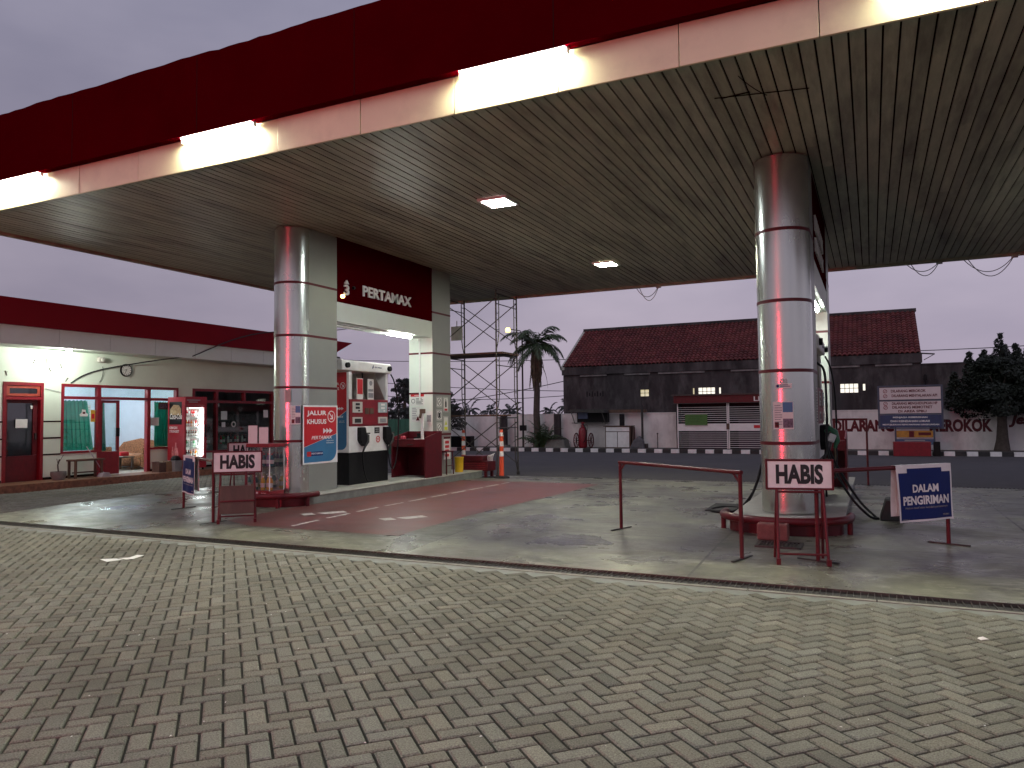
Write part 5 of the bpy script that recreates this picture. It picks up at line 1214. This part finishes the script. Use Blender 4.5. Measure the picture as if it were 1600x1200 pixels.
# ================================================================== OFFICE BUILDING
def office():
    W, zf = -17.6, .15
    mb = MB(); mb.box2((W+.0, 2, -.02), (-16.72, 21.2, zf)); setting('step', mb, M_step)
    t = thing('office_building', 'low white office building with dark red roof fascia and red framed windows', 'building', (-18.6, 12, 0))
    mb = MB(); b = lambda y0, y1, z0, z1: mb.box2((W-.15, y0, z0), (W, y1, z1))
    b(2, 10.27, 0, 2.43); b(11.19, 11.62, 0, 2.43); b(15.0, 15.5, 0, 2.43); b(18.75, 20.8, 0, 2.43); b(2, 20.8, 2.43, 3.22)
    b(11.62, 12.6, 0, .74); b(14.05, 15.0, 0, .74); b(15.5, 18.75, 0, .56)
    mb.box2((-23.4, 20.65, 0), (W-.15, 20.8, 3.22)); mb.box2((-23.4, 2, 0), (W-.15, 2.15, 3.22)); mb.box2((-23.55, 2, 0), (-23.4, 20.8, 3.22))
    part('wall', mb, M_officewall, t, world=t)
    mb = MB()
    for y0, y1 in ((2, 10.27), (11.19, 11.62)):
        for z in (.74, 1.13, 1.52): mb.box2((W, y0, z-.018), (W+.006, y1, z+.018))
    part('dark_stripe', mb, M_seam, t, world=t)
    mb = MB()
    for y0, y1 in ((2, 10.26), (11.2, 12.6), (14.05, 20.8)): mb.box2((W, y0, .15), (W+.008, y1, .21))
    part('skirting', mb, M_seam, t, world=t)
    mb = MB(); mb.box2((W-.2, 2, 3.225), (-16.62, 21.1, 3.25)); part('eave_soffit', mb, M_white_panel, t, world=t)
    mb = MB()
    for i in range(15): mb.box2((-16.615, 2+i*1.27, 3.19), (-16.59, 2+i*1.27+1.262, 3.60))
    mb.box2((-23.4, 21.06, 3.19), (-16.62, 21.10, 3.60)); part('fascia_band', mb, M_white_panel, t, world=t)
    mb = MB()      # red sheet with a slanting end that sticks out past the roof corner
    mb.add([(x, y, z) for x in (-16.585, -16.54) for y, z in ((2, 3.602), (20.2, 3.602), (21.5, 4.19), (2, 4.19))], [(3, 2, 1, 0), (4, 5, 6, 7), (0, 1, 5, 4), (1, 2, 6, 5), (2, 3, 7, 6), (3, 0, 4, 7)])
    part('red_fascia', mb, M_red_office, t, world=t)
    mb = MB(); mb.box2((-23.6, 1.9, 3.605), (-16.6, 20.9, 3.66)); part('roof', mb, M_darkmetal, t, world=t)
    # left door
    def frame(mb, y0, y1, z0, z1, w=.06, x0=W-.1, x1=W+.02):
        mb.box2((x0, y0, z1-w), (x1, y1, z1)); mb.box2((x0, y0, z0), (x1, y0+w, z1-w)); mb.box2((x0, y1-w, z0), (x1, y1, z1-w))
    mb = MB(); mb.box2((W-.12, 10.36, .15), (W-.07, 11.10, .74)); mb.box2((W-.12, 10.36, .745), (W-.07, 10.42, 2.02)); mb.box2((W-.12, 11.0, .745), (W-.07, 11.10, 2.02)); mb.box2((W-.12, 10.42, 1.95), (W-.07, 11.0, 2.02))
    d = part('door', mb, M_red_dark, t, world=t, label='closed dark red door with a dark glass pane')
    mb = MB(); mb.box2((W-.10, 10.42, .745), (W-.095, 11.0, 1.95)); part('pane', mb, M_glass, d, world=t)
    mb = MB(); mb.box2((W-.068, 11.03, 1.1), (W-.03, 11.06, 1.25)); part('handle', mb, M_darkmetal, d, world=t)
    mb = MB(); mb.rect((W-.066, 10.6, 1.38), Y, Z, .27, .2, .002); mb.rect((W-.066, 10.93, 1.82), Y, Z, .05, .07, .002); part('paper_sheet', mb, M_paper, d, world=t)
    mb = MB(); frame(mb, 10.27, 11.19, .15, 2.43, .075); mb.box2((W-.1, 10.345, 2.025), (W+.02, 11.115, 2.10)); part('door_frame', mb, M_red, t, world=t)
    mb = MB(); mb.box2((W-.02, 10.35, 2.11), (W+.0, 11.11, 2.17)); mb.box2((W-.02, 10.35, 2.29), (W+.0, 11.11, 2.35)); mb.box2((W-.02, 10.35, 2.17), (W, 10.42, 2.29)); mb.box2((W-.02, 11.04, 2.17), (W, 11.11, 2.29)); tr = part('transom', mb, pm('orange_red_paint', (.33, .05, .03), .45, var=.15), t, world=t)
    mb = MB(); mb.box2((W-.012, 10.42, 2.17), (W-.008, 11.04, 2.29)); part('pane', mb, M_glass, tr, world=t)
    # window 1 + doorway
    mb = MB(); frame(mb, 11.62, 15.0, 2.06, 2.43, .07); mb.box2((W-.1, 11.69, 2.06), (W+.02, 14.93, 2.13)); mb.box2((W-.1, 12.56, 2.13), (W+.02, 12.65, 2.36)); mb.box2((W-.1, 14.0, 2.13), (W+.02, 14.1, 2.36))
    mb.box2((W-.1, 12.56, .15), (W+.02, 12.65, 2.06)); mb.box2((W-.1, 14.0, .15), (W+.02, 14.1, 2.06)); mb.box2((W-.1, 11.62, .74), (W+.02, 11.68, 2.06)); mb.box2((W-.1, 14.94, .74), (W+.02, 15.0, 2.06)); mb.box2((W-.1, 11.68, .74), (W+.02, 12.56, .79)); mb.box2((W-.1, 14.1, .74), (W+.02, 14.94, .79))
    part('window_frame', mb, M_red, t, world=t)
    for y0, y1, z0, z1 in ((11.68, 12.56, .79, 2.06), (14.1, 14.94, .79, 2.06), (11.69, 12.56, 2.13, 2.36), (12.65, 14.0, 2.13, 2.36), (14.1, 14.93, 2.13, 2.36)):
        mb = MB(); mb.box2((W-.06, y0, z0), (W-.054, y1, z1)); part('window', mb, M_glass, t, world=t)
    mb = MB(); mb.box2((W-.06, 12.66, .16), (W-.02, 13.2, .74)); mb.box2((W-.06, 12.66, .745), (W-.02, 12.72, 2.05)); mb.box2((W-.06, 13.12, .745), (W-.02, 13.2, 2.05)); mb.box2((W-.06, 12.72, 1.98), (W-.02, 13.12, 2.05))
    d = part('door', mb, M_red, t, world=t, label='red door leaf with a glass upper half, half of an open doorway')
    mb = MB(); mb.box2((W-.042, 12.72, .745), (W-.038, 13.12, 1.98)); part('pane', mb, M_glass, d, world=t)
    mb = MB(); mb.box2((W-.018, 13.1, 1.12), (W+.02, 13.18, 1.34)); part('handle', mb, M_black, d, world=t)
    # window 2
    mb = MB(); frame(mb, 15.5, 18.75, .56, 2.43, .075); mb.box2((W-.1, 15.575, 2.02), (W+.02, 18.675, 2.10)); mb.box2((W-.1, 15.575, .56), (W+.02, 18.675, .62))
    for y in (16.35, 17.44): mb.box2((W-.1, y, 2.10), (W+.02, y+.08, 2.355))
    mb.box2((W-.1, 16.35, .62), (W+.02, 16.42, 2.02)); part('window_frame', mb, M_red, t, world=t)
    for y0, y1, z0, z1 in ((15.575, 16.35, .62, 2.02), (16.42, 18.675, .62, 2.02), (15.575, 16.35, 2.1, 2.355), (16.43, 17.44, 2.1, 2.355), (17.52, 18.675, 2.1, 2.355)):
        mb = MB(); mb.box2((W-.06, y0, z0), (W-.054, y1, z1)); part('window', mb, M_glass, t, world=t)
    mb = MB()
    for y, z, w, h in ((16.6, 1.52, .24, .26), (16.63, 1.30, .14, .15), (18.35, 1.58, .2, .24), (16.47, 1.92, .06, .1)): mb.rect((W-.052, y, z), Y, Z, w, h, .002)
    part('sticker', mb, M_paper, t, world=t)
    mb = MB(); ring(mb, (W-.052, 17.1, 1.38), Y, Z, 0, 0, .09, .035, .002); part('round_sticker', mb, M_terminal, t, world=t)
    # rooms
    y0, y1 = 11.4, 15.35
    mb = MB(); x0 = -21.2
    mb.box2((x0-.05, y0, .15), (x0, y1, 2.9)); mb.box2((x0, y0-.05, .15), (W-.16, y0, 2.9)); mb.box2((x0, y1, .15), (W-.16, y1+.05, 2.9)); mb.box2((x0, y0, 2.9), (W-.16, y1, 2.95)); part('lit_room', mb, M_room, t, world=t)
    mb = MB(); mb.box2((x0, y0, .1), (W-.0, y1, .149)); part('room_floor', mb, M_floor, t, world=t)
    mb = MB(); x2 = -20.6
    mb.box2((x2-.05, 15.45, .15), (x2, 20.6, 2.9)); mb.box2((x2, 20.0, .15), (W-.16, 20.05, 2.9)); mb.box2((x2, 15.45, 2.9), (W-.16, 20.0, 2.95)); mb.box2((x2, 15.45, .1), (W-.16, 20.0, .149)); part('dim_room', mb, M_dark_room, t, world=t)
    mb = MB(); mb.box2((x2+.002, 16.5, .9), (x2+.03, 20, 1.5)); part('wall_panel', mb, M_greenstrip, t, world=t)
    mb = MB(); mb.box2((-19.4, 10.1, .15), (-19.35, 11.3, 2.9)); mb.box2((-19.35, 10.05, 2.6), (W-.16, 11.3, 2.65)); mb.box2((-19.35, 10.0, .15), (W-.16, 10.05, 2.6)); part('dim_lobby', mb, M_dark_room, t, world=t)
    # lamp tube of the lit room
    l = thing('room_lamp', 'white tube lamp on the ceiling of the lit office room', 'lamp', (-19.2, 13.4, 2.86))
    mb = MB(); mb.cyl((0, -.6, -.03), (0, .6, -.03), .03, n=10); part('tube', mb, E_room, l, 50)
    mb = MB(); mb.box2((-.04, -.62, 0), (.04, .62, .03)); part('housing', mb, M_white, l)
    l = thing('eave_lamp', 'bare glowing bulb under the office eave near the left door', 'lamp', (-16.78, 11.25, 3.225))
    mb = MB(); mb.lathe([(.0, -.14), (.04, -.13), (.055, -.09), (.03, -.03)], n=12); part('bulb', mb, E_bulb, l, 50)
    mb = MB(); mb.lathe([(.035, -.03), (.04, .0)], n=10); part('socket', mb, M_white, l)
    # curtains
    def curtain(label, ya, yb, yc, z0, z1, x):
        mb = MB(); n = 40; vs = []
        for i in range(n+1):
            u = i/n; y_t = lerp(ya, yb, u); y_b = lerp(ya, yc, u)
            for k in range(5):
                v = k/4; y = lerp(y_t, y_b, v); vs.append((x+.035*math.sin(u*44)*(.5+.5*v)+.012*math.sin(u*17+v*2), y, lerp(z1+.015*math.sin(u*44), z0, v)))
        mb.add(vs, [(i*5+k, (i+1)*5+k, (i+1)*5+k+1, i*5+k+1) for i in range(n) for k in range(4)]); single('curtain', mb, M_curtain, label, 'curtain', smooth=60)
    curtain('wide green curtain drawn across the window left of the doorway', 11.69, 12.38, 12.55, .80, 2.03, W-.12)
    curtain('narrow green curtain strip behind the door leaf glass', 12.68, 12.84, 12.90, .76, 2.0, W-.12)
    curtain('green curtain gathered in the window behind the drinks fridge', 14.32, 14.93, 14.93, .80, 2.03, W-.12)
    # furniture seen through the doorway
    s = thing('sofa', 'brown patterned sofa with arched back inside the lit room', 'sofa', (-19.55, 14.98, .15), R(-90))
    mb = MB(); mb.sheet((-.35, -1.05, 0), Y, Z, [(0, .0), (2.1, 0), (2.1, .62), (1.8, .78), (1.05, .86), (.3, .74), (0, .5)], -.18); part('backrest', mb, M_sofa, s, bevel=.04)
    mb = MB(); mb.box2((-.17, -1.0, .12), (.45, 1.0, .42)); part('seat', mb, M_sofa, s, bevel=.05)
    mb = MB(); mb.box2((-.2, -1.14, .05), (.42, -1.01, .6)); part('armrest', mb, M_sofa, s, bevel=.04)
    mb = MB(); mb.box2((-.2, 1.01, .05), (.42, 1.08, .6)); part('armrest', mb, M_sofa, s, bevel=.03)
    k = thing('low_table', 'small wooden table with papers before the patterned sofa', 'table', (-18.95, 14.12, .15))
    mb = MB(); mb.box2((-.3, -.35, .34), (.3, .35, .37)); part('tabletop', mb, M_wood, k)
    for a in (-.25, .25):
        for c in (-.3, .3): mb = MB(); mb.box2((a-.025, c-.025, 0), (a+.025, c+.025, .34)); part('leg', mb, M_wood, k)
    mb = MB(); mb.box2((-.2, -.2, 0), (.2, .15, .012)); single('paper_stack', mb, M_paper, 'white papers lying on the small wooden table', 'papers', (-18.98, 14.05, .52))
    mb = MB(); mb.box2((-.1, -.14, 0), (.1, .14, .12)); single('red_bag', mb, M_red_bright, 'small bright red bag on the small wooden table', 'bag', (-18.95, 14.3, .533), bevel=.03)
    mb = MB(); mb.rect((0, 0, 0), Y, Z, .36, .5, .006); mb.m = 1
    for i in range(8): mb.rect((.007, .03, .42-i*.05), Y, Z, .3, .02, .001)
    single('wall_chart', mb, [M_terminal, M_grey_print], 'grey printed chart hung on the far wall of the lit room', 'chart', (-21.19, 14.55, 1.5))
    mb = MB(); mb.rect((0, 0, 0), Y, Z, .16, .2, .006); single('paper_notice', mb, M_terminal, 'small grey paper below the chart in the lit room', 'paper', (-21.19, 14.65, 1.22))
    mb = MB(); mb.rect((0, 0, 0), Y, Z, .12, .3, .003); mb.m = 1; mb.rect((.004, .02, .08), Y, Z, .08, .12, .001); single('sticker', mb, [pm('yellow_print', (.6, .35, .04), .5), M_red_bright], 'yellow and red paper at the right end of the curtained window', 'sticker', (W-.05, 12.42, 1.5))
    mb = MB(); mb.sheet((0, 0, 0), Y, Z, [(-.1, -.06), (.1, -.06), (.11, -.01), (.05, .03), (.04, .1), (-.05, .11), (-.06, .03), (-.11, -.01)], .002); mb.m = 1; mb.rect((.0025, -.035, .0), Y, Z, .07, .05, .001); single('sticker', mb, [M_paper, M_red_dark], 'white and red sticker on the green curtained window', 'sticker', (W-.05, 12.24, 1.70))
    mb = MB(); mb.rect((0, 0, 0), Y, Z, .3, .22, .003); single('paper_notice', mb, M_paper, 'white paper stuck on the window glass left of the drinks fridge', 'paper', (W-.05, 14.12, 1.38))
    mb = MB(); mb.rect((0, 0, 0), Y, Z, .32, .18, .003); mb.m = 1; mb.rect((.004, .03, .03), Y, Z, .26, .12, .001); single('small_poster', mb, [M_wood, M_photo_print], 'small dark poster above the curtain left of the drinks fridge', 'poster', (W-.05, 14.40, 1.82))
    # display of bottles behind window 2
    c = thing('counter', 'dim counter with bottles behind the dark office window', 'counter', (-18.35, 17.3, .15))
    mb = MB(); mb.box2((-.2, -1.2, 0), (.2, 1.2, .62)); part('body', mb, M_dark_room, c)
    for i in range(13):
        bottle('shop_bottle', 'dim drink bottle in the row on the counter behind the dark window', (-18.3+.04*(i % 2), 16.45+i*.145, .771), M_drink[(1, 3, 4, 2)[i % 4]], .27, .036, 'bottles on the counter behind the dark window', M_cap)
    # wall clock, box, cables, gecko-like scratches
    k = thing('wall_clock', 'round wall clock with white face above the office doorway', 'clock', (W+.005, 13.34, 2.84))
    mb = MB(); mb.cyl((0, 0, 0), (.04, 0, 0), .165, n=28); part('rim', mb, M_black, k, 40)
    mb = MB(); mb.cyl((.041, 0, 0), (.044, 0, 0), .14, n=28); part('face', mb, M_paper, k, 40)
    mb = MB()
    for i in range(12): a = i*math.pi/6; mb.box((.046, .115*math.sin(a), .115*math.cos(a)), (.003, .012, .03), rx=-a)
    part('numeral', mb, M_ink, k)
    mb = MB(); mb.box((.047, -.03, .01), (.003, .08, .012), rx=.3); mb.box((.048, -.03, -.04), (.003, .01, .1), rx=-.5); part('hand', mb, M_ink, k)
    mb = MB(); mb.box((0, 0, 0), (.1, .16, .12)); mb.cyl((.05, 0, 0), (.1, 0, -.02), .045); single('security_camera', mb, M_terminal, 'small pale camera box high on the office wall left of the clock', 'camera', (W+.06, 12.6, 3.07), bevel=.01)
    mb = MB(); mb.tube(bez([(W+.02, 11.85, 2.45), (W+.02, 12.3, 2.8), (W+.02, 12.7, 2.9), (W+.02, 13.6, 2.95), (W+.03, 14.1, 3.2), (-17.0, 14.4, 3.2), (-16.6, 14.6, 3.25)], 20)+bez([(-16.52, 14.8, 3.35), (-16.5, 15.8, 3.8), (-16.5, 17.0, 4.25), (-16.4, 17.6, 4.3), (-16.2, 18.5, 4.1), (-15.5, 20.5, 4.6)], 14), .016, 6)
    single('wall_cable', mb, M_wire, 'black cable climbing the office wall past the clock and over the fascia', 'cable')
    mb = MB(); mb.tube(bez([(W+.02, 12.68, 2.9), (W+.03, 12.72, 2.7), (W+.02, 12.6, 2.5)], 8), .006, 5); single('wall_cable', mb, M_wire, 'thin cable dropping from the camera box to the window head', 'cable')
    mb = MB(); mb.tube(arc_curve((W+.02, 11.22, 2.30), (W+.02, 11.6, 2.22), .0), .007, 5); single('wall_cable', mb, M_greywire, 'short thin cable between the left door and curtained window', 'cable')
    for i, (y, z, a) in enumerate(((10.33, 2.62, .3), (10.95, 2.92, -.5), (11.25, 2.95, .1), (11.33, 2.75, .6), (11.6, 2.85, .3), (11.75, 2.53, -.6))):
        mb = MB(); mb.box((0, 0, 0), (.008, .02, .11), rx=a); mb.box((0, .015, .03), (.006, .05, .008)); single('gecko', mb, M_bark, 'small dark gecko clinging to the lamp lit office wall', 'gecko', (W+.008, y, z), group='geckos on the lamp lit wall')
office()

def fridge():
    t = thing('drinks_fridge', 'red drinks fridge with brightly lit glass front beside the office doorway', 'fridge', (-17.08, 14.87, .15))
    hx, hy, h = .32, .37, 2.0          # front faces +x
    mb = MB(); mb.box2((-hx, -hy, .06), (hx-.03, -hy+.03, h)); mb.box2((-hx, hy-.03, .06), (hx-.03, hy, h)); mb.box2((-hx, -hy+.03, .06), (-hx+.03, hy-.03, h)); mb.box2((-hx+.03, -hy+.03, h-.03), (hx-.03, hy-.03, h)); mb.box2((-hx+.03, -hy+.03, .06), (hx-.03, hy-.03, .32))
    part('cabinet', mb, M_fridge_red, t)
    mb = MB(); mb.box2((-hx+.031, -hy+.031, .321), (-hx+.036, hy-.031, h-.031)); mb.box2((-hx+.036, -hy+.031, .321), (hx-.03, -hy+.036, h-.031)); mb.box2((-hx+.036, hy-.036, .321), (hx-.03, hy-.031, h-.031)); part('liner', mb, M_white, t)
    mb = MB(); mb.box2((hx-.03, -hy, 1.78), (hx+.02, hy, h+.01)); hd = part('header', mb, M_fridge_red, t, bevel=.008)
    mb = MB(); mb.rect((hx+.0205, -hy+.06, 1.90), Y, Z, .45, .03, .001); mb.rect((hx+.0205, -hy+.12, 1.85), Y, Z, .3, .025, .001); part('header_print', mb, M_grey_print, hd)
    mb = MB(); f = .05; x0, x1 = hx-.028, hx+.01
    mb.box2((x0, -hy, .06), (x1, hy, .36)); mb.box2((x0, -hy, 1.72), (x1, hy, 1.778)); mb.box2((x0, -hy, .36), (x1, -hy+f, 1.72)); mb.box2((x0, hy-.09, .36), (x1, hy, 1.72)); d = part('door', mb, M_fridge_red, t)
    mb = MB(); mb.box2((x0+.012, -hy+f, .36), (x0+.016, hy-.09, 1.72)); part('pane', mb, M_glass, d)
    mb = MB(); mb.box2((x1, hy-.06, .9), (x1+.03, hy-.035, 1.25)); part('handle', mb, M_black, d)
    mb = MB(); mb.box2((hx-.075, hy-.15, .38), (hx-.05, hy-.10, 1.70)); mb.box2((hx-.10, -hy+.25, 1.695), (hx-.08, hy-.16, 1.705)); part('lamp', mb, E_frid, t)
    for k in range(5):
        z = .34+k*.275
        mb = MB(); mb.box2((-hx+.04, -hy+.04, z), (hx-.11, hy-.04, z+.012)); mb.box2((hx-.109, -hy+.04, z), (hx-.1, hy-.04, z+.035)); part('shelf', mb, M_white, t)
    rnd = random.Random(6)
    names = ['cola', 'orange', 'clear', 'red', 'green']
    for k in range(5):
        z = .34+k*.275+.0125
        for i in range(7):
            c = [(0, 0, 1, 1, 0, 1, 0), (2, 2, 4, 2, 2, 4, 2), (1, 1, 1, 1, 1, 1, 1), (3, 3, 0, 3, 0, 2, 3), (3, 2, 3, 2, 3, 3, 2)][k][i]
            bottle('drink_bottle', f'{("dark cola", "orange soda", "clear water", "red soda", "green soda")[c]} bottle on the {("bottom", "second lowest", "middle", "second highest", "top")[k]} shelf of the lit fridge', (-17.08+.12+rnd.uniform(-.01, .01), 14.87-.28+i*.078, .15+z), M_drink[c], .2, .029, f'bottles on the {("bottom", "second lowest", "middle", "second highest", "top")[k]} fridge shelf', M_cap)
    # printed side facing the street
    y = -hy-.001
    mb = MB(); mb.rect((-hx+.06, y, 1.25), X, Z, .48, .62, .001); p = part('side_print', mb, M_black, t)
    mb = MB(); mb.sheet((-.02, y-.0015, 1.62), X, Z, [(-.2, -.10), (.2, -.12), (.21, .06), (.12, .16), (-.08, .17), (-.2, .05)], .001); part('cup_picture', mb, pm('coffee_foam', (.45, .33, .17), .5, var=.4, scale=16), p)
    mb = MB(); mb.text('Coca-Cola', (-.23, y-.003, 1.40), X, Z, .15, .46, .001, bold=.02, shear=.35); part('lettering', mb, M_white, p)
    mb = MB(); mb.text('KEMASAN', (-.25, y-.0005, 1.13), X, Z, .07, .3, .001, bold=.02); mb.text('STRONGEST', (-.25, y-.0005, 1.03), X, Z, .07, .37, .001, bold=.02); part('lettering', mb, M_white, t)
    mb = MB()
    for i, (a, b, s) in enumerate(((-.12, .35, .9), (-.0, .40, 1.1), (.06, .35, .8))): mb.sheet((a, y-.0005, b), X, Z, [(-.045*s, 0), (.045*s, 0), (.045*s, .18*s), (.018*s, .26*s), (.018*s, .33*s), (-.018*s, .33*s), (-.018*s, .26*s), (-.045*s, .18*s)], .001+.0003*i)
    part('bottle_print', mb, pm('pale_red_print', (.55, .2, .2), .5, var=.4, scale=20), t)
    for a in (-.28, .25):
        for c in (-.32, .32): mb = MB(); mb.cyl((a, c, 0), (a, c, .06), .03, n=8); part('foot', mb, M_black, t)
fridge()

def porch():
    t = thing('bench', 'plain dark wooden bench under the green curtained window', 'bench', (-17.25, 12.02, .15))
    mb = MB(); mb.box2((-.16, -.38, .41), (.16, .40, .45)); part('seat', mb, M_wood, t)
    for a in (-.12, .12):
        for b in (-.33, .34): mb = MB(); mb.box2((a-.02, b-.025, 0), (a+.02, b+.025, .41)); part('leg', mb, M_wood, t)
    mb = MB(); mb.box2((-.015, -.33, .12), (.015, .34, .15)); part('stretcher', mb, M_wood, t)
    t = thing('plant_pot', 'squat dark pot with one bare twig by the office wall', 'plant pot', (-17.2, 11.32, .15))
    mb = MB(); mb.lathe([(.0, 0), (.12, 0), (.17, .12), (.165, .2), (.145, .2), (.14, .17), (0, .17)], n=14); part('pot', mb, M_curb_grey, t, 40)
    mb = MB(); mb.tube([(0, 0, .16), (.0, -.02, .35), (0, .02, .48)], .016, 6); mb.tube([(0, 0, .4), (.02, .1, .58)], .006, 5); mb.tube([(0, -.01, .35), (.02, -.06, .5)], .006, 5); part('stem', mb, M_bark, t)
    t = thing('dustpan', 'grey long handled dustpan leaning beside the red door leaf', 'dustpan', (-17.1, 12.4, .15))
    mb = MB(); mb.tube([(0, .02, .06), (-.35, -.22, .75)], .012, 6); part('handle', mb, M_greywire, t)
    mb = MB(); mb.sheet((-.1, -.12, 0), Y, Z, [(0, 0), (.26, 0), (.2, .1), (.06, .1)], .2); part('pan', mb, M_greywire, t)
    mb = MB(); mb.box2((-.12, -.12, 0), (.12, .12, .26)); mb.box2((-.12, -.14, .26), (.0, .0, .28)); single('cardboard_box', mb, M_plywood, 'brown open cardboard box left of the grey bin by the fridge', 'box', (-17.05, 13.95, .15), rz=.1)
    mb = MB(); mb.box2((-.08, -.08, 0), (.08, .08, .28)); single('cardboard_box', mb, pm('tan_card', (.22, .14, .08), .8, var=.2), 'narrow tan carton squeezed between cardboard box and grey bin', 'box', (-17.0, 14.17, .15))
    t = thing('waste_bin', 'grey plastic bin with a full black bag before the drinks fridge', 'bin', (-16.92, 14.36, .15))
    mb = MB(); mb.add([(sx*a, sy*a, z) for a, z in ((.1, 0), (.13, .28)) for sx, sy in ((-1, -1), (1, -1), (1, 1), (-1, 1))], [(3, 2, 1, 0), (0, 1, 5, 4), (1, 2, 6, 5), (2, 3, 7, 6), (3, 0, 4, 7)]); mb.box2((-.14, -.14, .27), (.14, .14, .29)); part('body', mb, pm('grey_plastic', (.22, .23, .24), .5), t)
    mb = MB(); rnd = random.Random(2); mb.lathe([(.12, .291), (.13, .33), (.09, .4), (.03, .42)], n=9); part('bag', mb, M_black, t)
porch()

# ---------------------------------------------------------------- small litter on the pavers
def litter():
    rnd = random.Random(8)
    def scrap(x, y, s, l):
        mb = MB(); n = 7; vs = [(s*math.cos(i*.9)*rnd.uniform(.5, 1), s*.6*math.sin(i*.9)*rnd.uniform(.5, 1), s*.3*rnd.random()) for i in range(n)]; mb.add([(0, 0, s*.35)]+vs, [(0, i+1, (i+1) % n+1) for i in range(n)]); single('paper_scrap', mb, M_white, l, 'litter', (x, y, .003), rz=rnd.uniform(0, 6), group='paper scraps on the pavers')
    scrap(.62, 5.86, .055, 'largest crumpled white paper scrap, on the pavers at the right')
    mb = MB()
    for i in range(150):
        x, y = rnd.uniform(-9, 3.5), rnd.uniform(2, 6.5); s = rnd.uniform(.003, .010); a = rnd.uniform(0, 3)
        mb.add([(x+s*math.cos(a), y+s*math.sin(a), .004), (x-s*math.sin(a)*.5, y+s*.5, .007), (x-s*math.cos(a), y-s*math.sin(a), .004), (x+s*.4, y-s*.4, .005)], [(0, 1, 2, 3)])
    setting('grit', mb, M_paper, 'stuff')
litter()

# ---------------------------------------------------------------- lit red sign across the street behind the viewer: its glow shows on the columns
def red_sign():
    t = thing('red_roadside_sign', 'tall red lit roadside sign standing on the street side behind the viewer', 'sign', (-7.6, -8.0, 0))
    mb = MB(); mb.box2((-.5, -.1, .9), (.5, .1, 3.1)); part('light_panel', mb, E_redl, t)
    mb = MB(); mb.box2((-.56, -.16, 3.1), (.56, .14, 3.2)); mb.box2((-.56, -.16, .8), (.56, .14, .9)); mb.box2((-.56, -.16, .9), (.56, -.11, 3.1)); part('casing', mb, M_darkmetal, t)
    for x in (-.35, .35): mb = MB(); mb.box2((x-.05, -.08, 0), (x+.05, .02, .8)); part('leg', mb, M_darkmetal, t)
red_sign()
